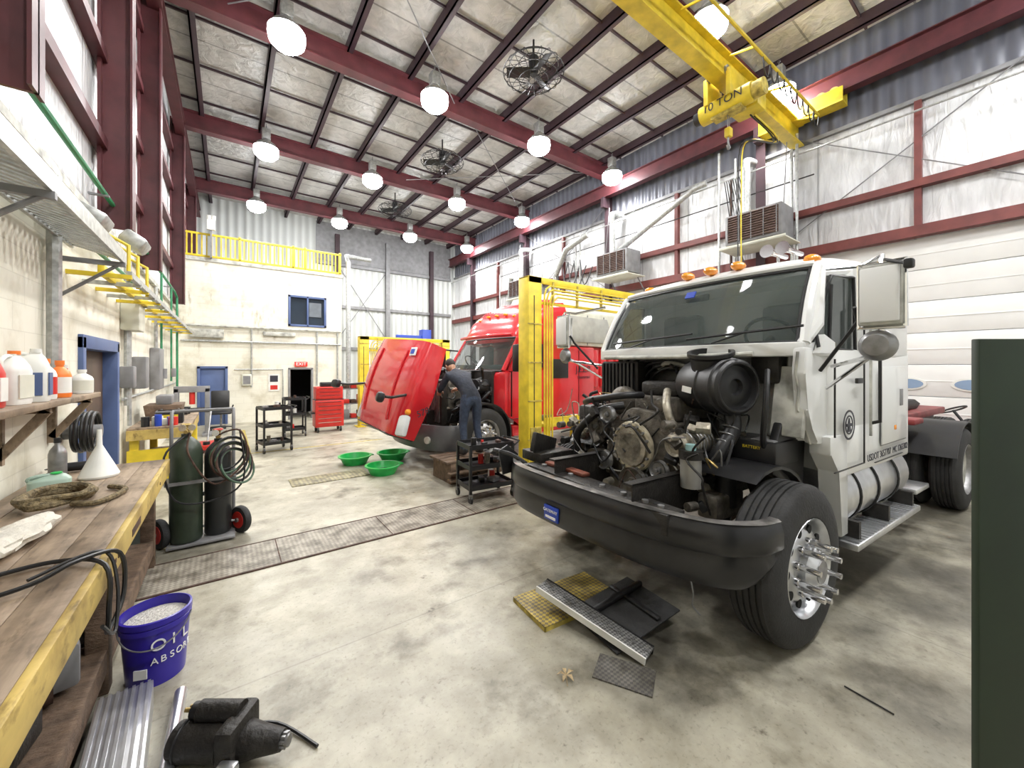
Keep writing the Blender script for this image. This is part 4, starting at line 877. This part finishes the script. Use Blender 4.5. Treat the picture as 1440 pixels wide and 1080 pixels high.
b.box(3.1, 4.7, .2, 2.1, 1.0, 2.2, REDP, .06)
for k in range(5): b.box(3.15+k*.3, 3.36+k*.3, .14, .3, 1.25, 2.15, REDP, .05)
rows = []
for t in [i/5 for i in range(6)]:
    P = []
    for i in range(11):
        y = i/10; bow = 1-(2*y-1)**2; P.append(V((.5+.42*t-.2*bow*(1-.3*t), .2+.04*t+(1.9-.08*t)*y, 1.66+.66*t)))
    rows.append(P)
b.loft(rows, GLS, cap=False, closed=False)
for e in (0, 10): b.tube([r[e]+V((.02, -.02 if e == 0 else .02, 0)) for r in rows], .045, REDP, 8)
b.tube(rows[0], .018, BLK, 6); b.tube(rows[5], .02, BLK, 6)
b.tube([p+V((-.12, 0, .05)) for p in rows[5]], .035, REDP, 8)
b.box(.6, .75, .3, 2.0, 1.68, 1.78, BLK, .03); b.torus((.88, 1.75, 1.82), .2, .015, BLK, (.8, 0, .6), 28, 8)
for y in (.6, 1.75): b.box(1.2, 1.35, y-.22, y+.22, 1.66, 2.2, GRY, .05)
for (y0, y1) in ((.6, 1.0), (1.4, 1.8)): b.tube([(.3, y0, 1.68), (.38, y1, 1.85)], .01, BLK, 6)
b.prism([(.78, 1.72), (.98, 2.2), (1.45, 2.2), (1.45, 1.72)], 'y', .05, .09, GLS2, .01)
b.prism([(.62, 1.66), (.92, 2.34), (1.55, 2.34), (1.55, 1.66)], 'y', .1, .16, REDP)
for (x0, x1, z0, z1) in ((.62, .63, .8, 1.65), (1.5, 1.51, .7, 2.25), (.62, 1.5, .75, .757)): b.box(x0, x1, .04, .07, z0, z1, BLK)
b.box(1.7, 2.2, .04, .07, 1.5, 1.9, BLK, .01); b.box(2.55, 2.56, .05, .064, .7, 2.1, BLK)
b.box(.7, 3.1, .12, .3, .4, .62, REDP, .03); b.box(.75, 1.5, .02, .2, .38, .42, ALU)
b.text('J.E.E.P.', (2.72, .05, 1.68), (1, 0, 0), (0, 0, 1), .2, TXD); b.text('TRANSPORT', (2.72, .05, 1.5), (1, 0, 0), (0, 0, 1), .08, TXD)
for y, f in ((-.2, -1), (2.5, 1)):
    b.box(.5, .6, y-.1, y+.1, 1.65, 2.15, BLK, .03); b.tube([(.8, .1 if f < 0 else 2.2, 2.1), (.56, y, 2.14)], .02, BLK, 8); b.tube([(.8, .1 if f < 0 else 2.2, 1.7), (.56, y, 1.68)], .02, BLK, 8)
for y in (.55, .85, 1.15, 1.45, 1.75): b.sph((1.12, y, 2.84 if .8 < y < 1.5 else 2.78), .04, AMB, (1.4, 1, .8), 10)
b.box(-.3, .45, .8, 1.5, .75, 1.5, DST, .04); b.box(-.25, .42, .88, 1.4, 1.5, 1.66, BLK2, .04); b.box(-.62, -.5, .5, 1.8, .7, 1.5, BLK2, .02)
for k in range(18): b.box(-.64, -.62, .55+k*.068, .57+k*.068, .75, 1.45, STL)
b.cyl((.1, .5, 1.35), (.4, .5, 1.35), .15, BLK, n=24); b.cyl((-.2, 1.8, 1.3), (.2, 1.8, 1.3), .17, BLK); b.box(.34, .44, .3, 2.0, .9, 1.66, BLK2, .02)
for i in range(60):
    p = V((random.uniform(-.4, .3), random.uniform(.35, 1.9), random.uniform(.8, 1.65))); pts = [p]
    for k in range(4): q = pts[-1]+V((random.uniform(-.15, .15), random.uniform(-.2, .2), random.uniform(-.2, .15))); q.z = min(1.7, max(.7, q.z)); q.y = max(.25, min(2, q.y)); pts.append(q)
    b.tube(pts, random.choice([.01, .015, .025, .035]), random.choice([BLK, BLK, BLK, STL, DST2, BLK2]), 7, 4)
hf = [(.6*cos(a), .5+.6*sin(a)) for a in [radians(-10+i*11) for i in range(12)]]; hf2 = [(u*.95, .5+(w-.5)*.95) for u, w in hf]
b.prism(hf+hf2[::-1], 'y', .02, .4, BLK); b.prism(hf+hf2[::-1], 'y', 1.9, 2.28, BLK)
pl = cr([(-.45, .02, 0), (-.72, .12, 0), (-.92, .5, 0), (-1.0, 1.15, 0), (-.92, 1.8, 0), (-.72, 2.18, 0), (-.45, 2.28, 0)], 5)
rings = []
for i, p in enumerate(pl):
    tn = (pl[min(i+1, len(pl)-1)]-pl[max(i-1, 0)]).normalized(); nn = V((-tn.y, tn.x, 0))
    rings.append([p+nn*o+V((0, 0, z)) for o, z in [(-.06, .74), (0, .74), (.04, .66), (.05, .5), (.02, .32), (-.06, .3)]])
b.loft(rings, mat('bumper_grey', (.085, .085, .09), .4, .1, .2, 5)); b.box(-1.06, -1.0, .8, 1.5, .42, .58, BLK, .01)
b.cyl((-.86, .42, .5), (-.97, .38, .5), .06, WHD, n=16)
# hood tilted forward, nose down
H0, H1 = V((-1.6, 0, .72)), V((-1.08, 0, 2.24))
def hring(t):
    base = H0.lerp(H1, t); fr = V((-.94, 0, .335))
    hw = .84+.2*min(1, t*2.2)-.12*max(0, t-.6); yc = 1.17; P = []
    for i in range(25):
        a = pi*i/24; c = cos(a); P.append(base+V((0, yc-hw*(1 if c > 0 else -1)*abs(c)**.36, 0))+fr*(-.4+(.4+.08*sin(pi*t))*sin(a)**.32))
    for p in P: p.z += .07*(p.y-yc)
    Q = [p-fr*.03*(1 if 0 < j < 24 else 0) for j, p in enumerate(P)]
    Q = [V((q.x, yc+(q.y-yc)*.965, q.z)) for q in Q]
    return P+Q[::-1]
b.loft([hring(t/10) for t in range(11)], REDP)
def hp(y, t): p = H0.lerp(H1, t); return V((p.x, y, p.z+.07*(y-1.15)))
b.loft([[hp(y, 0)+V((dx, 0, dz)) for y, dx, dz in ((.4, -.02, .0), (1.9, -.02, 0), (1.9, .34, -.12), (.4, .34, -.12))], [hp(y, 0)+V((dx, 0, dz)) for y, dx, dz in ((.5, .0, -.03), (1.8, .0, -.03), (1.8, .3, -.14), (.5, .3, -.14))]], BLK)
for k in range(6): b.box(-1.6+.04*k, -1.58+.04*k, .6, 1.7, .675-.014*k, .69-.014*k, CHR)
for y in (.62, 1.68): b.tube([hp(y, t/8)+V((-.015-.075*sin(pi*t/8), 0, .025*sin(pi*t/8))) for t in range(1, 8)], .016, REDP, 8)
HL = mat('headlamp_lens', (.6, .62, .62), .1)
for y, f in ((.26, -1), (2.08, 1)):
    b.obox(hp(y, .1)+V((.1, 0, .0)), (.12, .18, .34), HL, (0, .34, -.35*f), .04); b.sph(hp(y, .2)+V((.12, .03*f, .06)), .05, AMB)
    q = hp(y, .42)
    b.tube([q+V((0, 0, 0)), q+V((-.3, f*.12, -.02)), q+V((-.42, f*.16, .0))], .022, BLK, 8); b.obox(q+V((-.5, f*.18, .0)), (.12, .2, .16), BLK, (0, .3, f*.3), .05)
q = hp(.12, .25)
b.text('578', (q.x+.3, .118, q.z-.02), (1, 0, .3), (-.3, 0, 1), .15, TXD)
p = hp(.4, .86); b.obox(p+V((-.045, 0, .02)), (.02, .16, .14), TXW, (0, .34, .1)); b.obox(p+V((-.055, 0, .02)), (.02, .1, .08), BLUL, (0, .34, .1))
b.tube([(-.6, .5, 1.2), (-.95, .45, 1.6)], .012, STL, 6); b.tube([(-.6, 1.8, 1.2), (-.95, 1.85, 1.6)], .012, STL, 6)
b.done()

# ---------------------------------------------------------------- yellow lift frames
def lift(name, loc, L, H):
    b = B(name, loc)
    for x in (0, L):
        b.box(x-.13, x+.13, -.14, -.12, 0, H, YEL, .004); b.box(x-.13, x-.11, -.12, .12, 0, H, YEL, .004); b.box(x+.11, x+.13, -.12, .12, 0, H, YEL, .004)
        b.box(x-.2, x+.2, -.2, .2, 0, .02, YEL); b.box(x-.1, x+.1, -.16, -.14, .35, .8, YELD)
        b.box(x-.03, x-.015, -.145, -.14, .3, H-.3, BLK)
        for z in (.6, 1.2, 1.8, 2.4): b.box(x-.135, x+.135, -.15, -.12, z, z+.02, YELD)
    b.box(-.13, L+.13, -.14, -.11, H-.1, H, YEL, .005); b.box(-.13, L+.13, -.12, .1, H-.02, H, YEL)
    for k in range(4):
        o = .05+.055*k; z = H-.12-.055*k
        b.tube([(.13+o, -.15, .3), (.13+o, -.15, z-.15), (.15+o+.02, -.15, z-.05), (.25+o, -.15, z), (L-.2, -.15, z)], .015, YEL, 8)
    b.box(.0, L, -.13, -.1, H-.42, H-.38, YEL)
    for x in (.35, .9, 1.5): b.box(x, x+.03, -.16, -.12, H-.4, H-.05, YELD)
    return b.done()
lift('yellow_lift_frame', (3.87, 4.85, 0), 2.6, 3.15)
lift('yellow_lift_frame', (3.2, 11.8, 0), 2.6, 2.62)
b = B('blue_lift_column', (5.3, 12.2, 0)); b.box(-.15, .15, -.15, -.12, 0, 2.95, BLUL, .01); b.box(-.15, -.12, -.12, .15, 0, 2.95, BLUL); b.box(.12, .15, -.12, .15, 0, 2.95, BLUL); b.box(-.25, .25, -.25, .25, 0, .03, BLUL); b.box(-.12, .12, -.35, -.12, .9, 1.3, BLUL, .02); b.box(-1.0, .15, -.1, 0, 2.6, 2.75, BLUL, .01); b.done()
b = B('yellow_drain_table', (5.0, 5.2, 0)); b.box(-.7, .4, -.25, .25, .72, .78, YEL, .01); b.box(-.7, .4, -.25, -.22, .78, .88, YEL)
for x in (-.65, .35):
    for y in (-.2, .2): b.box(x-.03, x+.03, y-.03, y+.03, 0, .72, YEL)
for i in range(10): b.obox((random.uniform(-.6, .3), random.uniform(-.15, .15), .83), (.1, .08, .1), random.choice([RST, BLK2, DST2, BLK]), (0, 0, random.random()), .01)
b.done()

# ---------------------------------------------------------------- carts etc
def cart(name, loc, w, d, h, m, rz=0, clutter=12, shelves=3):
    b = B(name, loc, rz)
    for x in (-w/2, w/2):
        for y in (-d/2, d/2):
            b.box(x-.018, x+.018, y-.018, y+.018, .1, h, m, .004); b.cyl((x-.015, y, .05), (x+.015, y, .05), .05, BLK, n=16); b.box(x-.02, x+.02, y-.02, y+.02, .07, .12, STL)
    for k in range(shelves):
        z = .16+(h-.2)*k/(shelves-1); b.box(-w/2, w/2, -d/2, d/2, z, z+.015, m)
        for (x0, x1, y0, y1) in ((-w/2, w/2, -d/2-.012, -d/2), (-w/2, w/2, d/2, d/2+.012), (-w/2-.012, -w/2, -d/2, d/2), (w/2, w/2+.012, -d/2, d/2)): b.box(x0, x1, y0, y1, z, z+.06, m)
        for i in range(clutter//shelves):
            x = random.uniform(-w/2+.08, w/2-.08); y = random.uniform(-d/2+.06, d/2-.06); s = random.uniform(.03, .07)
            if i % 2: b.cyl((x, y, z+.015), (x, y, z+.015+s*2), s*.6, random.choice([STL, RST, PLR, BLK, DST2, PLW]))
            else: b.obox((x, y, z+.02+s/2), (s*2.2, s*1.3, s), random.choice([STL, BLK, RST, GRY]), (0, 0, random.random()*3), .006)
    b.tube([(w/2, -d/2, h-.05), (w/2+.1, -d/2, h+.02), (w/2+.1, d/2, h+.02), (w/2, d/2, h-.05)], .012, m, 8)
    return b.done()
cart('tool_cart', (2.82, 4.5, 0), .62, .42, .72, BLK, -.1, 15)
cart('utility_cart', (.78, 9.5, 0), .5, .5, .9, BLK, .2, 12); cart('utility_cart', (1.35, 11.2, 0), .45, .45, .95, BLK, 0, 9)
b = B('red_tool_chest', (2.2, 11.5, 0))
b.box(-.35, .35, -.23, .23, .14, .85, PLR, .01); b.box(-.33, .33, -.2, .22, .87, 1.2, PLR, .01); b.box(-.35, .35, -.22, .22, .85, .87, BLK)
for k in range(6): b.box(-.32, .32, -.24, -.23, .18+k*.108, .27+k*.108, PLR, .004); b.box(-.28, .28, -.255, -.24, .255+k*.108, .267+k*.108, CHR)
for k in range(3): b.box(-.3, .3, -.21, -.2, .9+k*.095, .98+k*.095, PLR, .003); b.box(-.26, .26, -.225, -.21, .965+k*.095, .975+k*.095, CHR)
for x in (-.28, .28):
    for y in (-.17, .17): b.cyl((x-.02, y, .06), (x+.02, y, .06), .06, BLK); b.box(x-.02, x+.02, y-.02, y+.02, .08, .14, STL)
b.box(-.45, -.36, -.2, .2, .5, .54, BLK); b.box(-.2, .1, -.1, .1, 1.2, 1.32, BLK, .02); b.done()
b = B('office_chair', (-.15, 13.4, 0))
for i in range(5): a = 2*pi*i/5; b.tube([(0, 0, .1), (.28*cos(a), .28*sin(a), .07)], .018, BLK, 8); b.sph((.28*cos(a), .28*sin(a), .035), .035, BLK)
b.cyl((0, 0, .08), (0, 0, .44), .025, STL); b.box(-.24, .24, -.24, .24, .44, .52, BLK, .04); b.obox((-.02, .26, .82), (.42, .06, .5), BLK, (-.15, 0, 0), .05); b.tube([(0, .15, .44), (0, .3, .5), (0, .29, .7)], .02, BLK, 8)
for x in (-.27, .27): b.tube([(x*.8, .1, .46), (x, .1, .66), (x, -.12, .67)], .018, BLK, 8)
b.done()
b = B('parts_rack', (3.0, 12.6, 0))
for x in (-.45, .45):
    for y in (-.2, .2): b.box(x-.02, x+.02, y-.02, y+.02, 0, 1.1, GRY)
for z in (.15, .6, 1.05):
    b.box(-.45, .45, -.2, .2, z, z+.03, GRY)
    for i in range(4): b.box(-.4+i*.21, -.24+i*.21, -.15, .1, z+.03, z+.1+random.random()*.2, random.choice([BLK, YEL, RST, PLR, GRY]), .01)
b.done()
b = B('shop_press', (-.72, 12.6, 0)); b.box(-.35, -.25, -.1, .1, 0, 1.2, GRY, .01); b.box(.25, .35, -.1, .1, 0, 1.2, GRY, .01); b.box(-.35, .35, -.1, .1, 1.1, 1.25, GRY, .01); b.box(-.35, .35, -.12, .12, .6, .7, BLK2, .01); b.cyl((0, 0, .8), (0, 0, 1.1), .06, PLR); b.box(-.4, -.2, -.3, .3, 0, .06, GRY); b.box(.2, .4, -.3, .3, 0, .06, GRY); b.done()
b = B('floor_jack', (-.35, 10.3, 0)); b.box(-.15, .15, -.35, .3, .06, .16, PLR, .02); b.cyl((0, -.25, .16), (0, -.25, .22), .06, BLK); b.tube([(0, .25, .15), (.05, .7, .8)], .018, STL, 8)
for x in (-.17, .17): b.cyl((x-.02, -.3, .05), (x+.02, -.3, .05), .05, BLK); b.cyl((x-.02, .25, .05), (x+.02, .25, .05), .05, BLK)
b.done()
for (x, y, rz) in ((1.85, 7.35, 0), (2.05, 6.4, 0), (2.5, 7.25, 0)):
    b = B('drain_pan', (x, y, 0)); b.lathe([(.19, 0), (.26, .13), (.285, .135), (.285, .15), (.25, .15), (.18, .02), (.001, .02)], GRNP, n=32); b.lathe([(.2, .05), (.001, .051)], BLK, n=28); b.obox((.29, 0, .13), (.06, .12, .02), GRNP, (0, 0, 0), .006); b.done()
b = B('floor_mat', (1.3, 6.65, 0)); b.box(-.55, .55, -.22, .22, 0, .012, diamond('mat_tan', (.4, .36, .2), (.25, .22, .14), 0, 24), .003); b.done()
b = B('trench_drain_grate'); b.box(-.62, 3.4, 4.0, 4.6, 0, .008, GRATE)
for y in (4.0, 4.6): b.box(-.62, 3.4, y-.01, y+.01, 0, .01, RST)
for k in range(5): b.box(-.62+k, -.61+k, 4.0, 4.6, 0, .0095, RST)
b.done()
b = B('floor_marking'); b.box(.3, .38, 8.2, 13, 0, .002, YELD); b.box(.3, 3.0, 9.4, 9.46, 0, .002, YELD); b.done()
b = B('wooden_step', (3.02, 5.5, 0))
for k in range(4): b.box(-.42, .42, -.3+k*.16, -.17+k*.16, .3, .335, WOODD, .005)
for x in (-.36, 0, .3): b.box(x, x+.09, -.3, .31, .0, .3, WOODD, .005)
for k in range(2): b.box(-.42, .42, -.42, -.31, .06+.1*k, .09+.1*k, WOODD, .004)
b.done()
b = B('wheel_chock_timber', (3.75, 5.45, 0)); b.box(-.3, .3, -.1, .1, 0, .1, WOODD, .005); b.box(-.25, .3, -.08, .1, .1, .19, WOODD, .005); b.done()
b = B('diamond_plate_step'); b.M = Matrix.Translation((2.08, 2.12, 0)) @ Matrix.Rotation(-.08, 4, 'Z'); b.box(-.38, .32, -.2, .2, .025, .035, DIAY, .003); b.box(-.38, .32, -.2, -.19, 0, .03, YELD); b.box(-.38, -.37, -.2, .2, 0, .03, YELD); b.box(-.38, .32, .19, .2, 0, .03, YELD); b.done()
b = B('mud_flap'); b.M = Matrix.Translation((2.2, 1.72, .05)) @ Matrix.Rotation(-.12, 4, 'Z') @ Matrix.Rotation(-.16, 4, 'Y')
b.box(-.28, .3, -.22, .26, 0, .012, RUB, .004); b.box(-.28, .3, .1, .14, .012, .05, BLK, .01); b.box(.1, .14, -.2, .25, .012, .03, BLK, .01); b.done()
b = B('cab_step_tread'); b.M = Matrix.Translation((1.93, 1.78, .1)) @ Matrix.Rotation(.24, 4, 'Z') @ Matrix.Rotation(.17, 4, 'X')
b.box(-.06, .06, -.4, .4, 0, .02, DIAK, .003); b.box(-.07, -.06, -.4, .4, -.02, .022, PLW); b.box(.06, .07, -.4, .4, -.03, .022, BLK)
for k in range(20): b.cyl((0, -.38+k*.04, .02), (0, -.38+k*.04, .024), .012, STL, n=8)
b.done()
b = B('dark_floor_patch'); b.M = Matrix.Translation((1.82, 1.42, 0)) @ Matrix.Rotation(.5, 4, 'Z'); b.box(-.1, .1, -.16, .16, 0, .008, diamond('scrap_tread', (.16, .15, .13), (.09, .085, .08), 0, 60)); b.done()
b = B('dry_leaf', (1.54, 1.6, 0))
for i in range(5):
    a = i*1.2; b.loft([[V((.0, 0, .01)), V((.0, .005, .012)), V((0, 0, .014))], [V((.03*cos(a)-.012*sin(a), .03*sin(a)+.012*cos(a), .03)), V((.03*cos(a), .03*sin(a), .02)), V((.03*cos(a)+.012*sin(a), .03*sin(a)-.012*cos(a), .028))], [V((.055*cos(a), .055*sin(a), .012)), V((.056*cos(a), .055*sin(a), .011)), V((.055*cos(a), .056*sin(a), .01))]], LEAFM)
b.tube([(0, 0, .012), (-.04, -.05, .004)], .002, LEAFM, 5); b.done()
b = B('steel_rod'); b.tube([(2.72, .66, .006), (2.7, .46, .006)], .004, BLK, 6); b.done()
b = B('loose_wire'); b.tube([(2.35, 1.35, .5), (2.33, 1.3, .35), (2.36, 1.32, .25), (2.38, 1.28, .2)], .005, GRY, 6, 4); b.done()
b = B('red_riding_mower', (9.75, .95, 0), 1.2)
for x, r in ((-.45, .2), (.4, .26)):
    for y in (-.38, .38): b.lathe([(r*.5, -.08), (r*.95, -.08), (r, -.04), (r, .04), (r*.95, .08), (r*.5, .08)], RUB, (x, y, r), (0, 1, 0), 24); b.cyl((x, y-.06, r), (x, y+.06, r), r*.5, PLW)
b.loft([[V((-.65, -.2, .35)), V((-.65, .2, .35)), V((-.6, .18, .7)), V((-.6, -.18, .7))], [V((-.1, -.25, .35)), V((-.1, .25, .35)), V((-.1, .22, .85)), V((-.1, -.22, .85))]], PLR); b.box(.0, .6, -.4, .4, .35, .55, PLR, .05); b.box(.15, .5, -.22, .22, .55, .65, BLK, .04); b.obox((.52, 0, .85), (.08, .42, .4), BLK, (0, .15, 0), .04)
b.cyl((-.15, 0, .8), (.0, 0, 1.02), .02, BLK); b.torus((.0, 0, 1.03), .16, .014, BLK, (.5, 0, 1)); b.box(-.5, .2, -.5, .5, .12, .25, PLR, .04)
b.done()

# ---------------------------------------------------------------- mechanic
def skinned(name, verts, edges, radii, root=0, sub=2):
    me = bpy.data.meshes.new(name); me.from_pydata([tuple(v) for v in verts], edges, []); o = bpy.data.objects.new(name, me); bpy.context.scene.collection.objects.link(o)
    o.modifiers.new('s', 'SKIN')
    sv = me.skin_vertices[0].data
    for i, r in enumerate(radii):
        sv[i].radius = r if isinstance(r, tuple) else (r, r); sv[i].use_root = (i == root)
    m = o.modifiers.new('u', 'SUBSURF'); m.levels = sub; m.render_levels = sub
    bpy.context.view_layer.update()
    dg = bpy.context.evaluated_depsgraph_get(); nm = bpy.data.meshes.new_from_object(o.evaluated_get(dg)); nm.name = name
    bpy.data.objects.remove(o)
    o = bpy.data.objects.new(name, nm); bpy.context.scene.collection.objects.link(o)
    for p in nm.polygons: p.use_smooth = True
    return o
px, py, pz = 3.14, 5.42, .335
J = {'pel': (0, .0, .92), 'sp1': (-.01, .08, 1.04), 'sp2': (-.03, .21, 1.15), 'ch': (-.05, .35, 1.25), 'nk': (-.06, .47, 1.33), 'hd': (-.065, .52, 1.35),
     'hl': (-.1, 0, .88), 'kl': (-.12, .06, .48), 'al': (-.14, -.03, .09), 'tl': (-.15, .12, .04), 'hel': (-.14, -.08, .05),
     'hr': (.1, 0, .88), 'kr': (.12, .04, .48), 'ar': (.13, -.06, .09), 'tr': (.15, .1, .04), 'her': (.13, -.11, .05),
     'shl': (-.23, .37, 1.26), 'ell': (-.29, .52, 1.03), 'wrl': (-.2, .74, .98), 'shr': (.13, .37, 1.26), 'elr': (.22, .52, 1.05), 'wrr': (.15, .75, 1.01)}
names = list(J); vs = [V((px, py, pz))+V(J[n]) for n in names]
E = [('pel', 'sp1'), ('sp1', 'sp2'), ('sp2', 'ch'), ('ch', 'nk'), ('nk', 'hd'), ('pel', 'hl'), ('hl', 'kl'), ('kl', 'al'), ('al', 'tl'), ('al', 'hel'), ('pel', 'hr'), ('hr', 'kr'), ('kr', 'ar'), ('ar', 'tr'), ('ar', 'her'), ('ch', 'shl'), ('shl', 'ell'), ('ell', 'wrl'), ('ch', 'shr'), ('shr', 'elr'), ('elr', 'wrr')]
RD = dict(pel=(.15, .12), sp1=(.15, .12), sp2=(.16, .12), ch=(.15, .12), nk=.06, hd=.055, hl=.1, kl=.068, al=.05, tl=.042, hel=.04, hr=.1, kr=.068, ar=.05, tr=.042, her=.04, shl=.072, ell=.05, wrl=.035, shr=.072, elr=.05, wrr=.035)
o = skinned('mechanic', vs, [(names.index(a), names.index(c)) for a, c in E], [RD[n] for n in names])
me = o.data
for m in (SHRT, JEAN, BLK, SKIN): me.materials.append(m)
for p in me.polygons:
    c = p.center-V((px, py, pz)); k = 0
    if c.z < .95 and c.y < .25: k = 1
    if c.z < .12: k = 2
    if c.y > .45 and abs(c.x+.06) < .08 and c.z > 1.22: k = 3
    p.material_index = k
mech = o
b = B('head'); b.M = Matrix.Translation((px-.07, py+.59, pz+1.42)) @ Matrix.Rotation(radians(-45), 4, 'X')
b.sph((0, 0, 0), .1, SKIN, (.76, .95, 1.15), 24); b.sph((0, .04, -.06), .06, SKIN, (.85, .85, .8), 16)
b.sph((0, -.012, .025), .104, HAIR, (.8, .95, 1.05), 24); b.loft([[V((-.014, .085, -.02)), V((.014, .085, -.02)), V((0, .085, .02))], [V((-.01, .115, -.022)), V((.01, .115, -.022)), V((0, .1, .01))]], SKIN)
for x in (-.03, .03): b.sph((x, .088, .012), .012, PLW, n=10); b.sph((x, .098, .012), .006, HAIR, n=8)
b.box(-.022, .022, .088, .096, -.052, -.046, PLR, .002)
for x in (-.078, .078): b.sph((x, 0, -.005), .026, SKIN, (.4, .7, 1.2), 10)
h = b.done(); h.parent = mech
for sx, wk, ek in ((-1, 'wrl', 'ell'), (1, 'wrr', 'elr')):
    w = V((px, py, pz))+V(J[wk]); d = (V(J[wk])-V(J[ek])).normalized(); side = d.cross(V((0, 0, 1))).normalized(); up = side.cross(d)
    b = B('hand_left' if sx < 0 else 'hand_right')
    b.tube([w-d*.02, w+d*.03, w+d*.08], [.026, .036, .034], SKIN, 12)
    for i, L in enumerate((.07, .08, .075, .058)):
        s0 = w+d*.075+side*(.028-.019*i); b.tube([s0, s0+d*L*.5-up*.005, s0+d*L*.8-up*.03, s0+d*L*.75-up*.05], [.0095, .009, .008, .007], SKIN, 8, 3)
    t = w+d*.03+side*(-.03*sx); b.tube([t, t+d*.03+side*(-.03*sx), t+d*.06+side*(-.035*sx)-up*.02], [.012, .011, .009], SKIN, 8, 3)
    h = b.done(); h.parent = mech

# ---------------------------------------------------------------- world, camera
w = bpy.data.worlds.new('world'); bpy.context.scene.world = w; w.use_nodes = True
w.node_tree.nodes['Background'].inputs[0].default_value = (.6, .65, .75, 1); w.node_tree.nodes['Background'].inputs[1].default_value = .3
cd = bpy.data.cameras.new('camera'); cam = bpy.data.objects.new('camera', cd); bpy.context.scene.collection.objects.link(cam)
cd.sensor_width = 36; cd.lens = 550/1440*36; cd.shift_y = -25/1440; cd.clip_start = .02
cam.location = (0, 0, 1.75); cam.rotation_euler = (radians(90), 0, radians(-36)); bpy.context.scene.camera = cam
bpy.context.scene.view_settings.view_transform = 'Standard'
bpy.context.scene.view_settings.exposure = .2
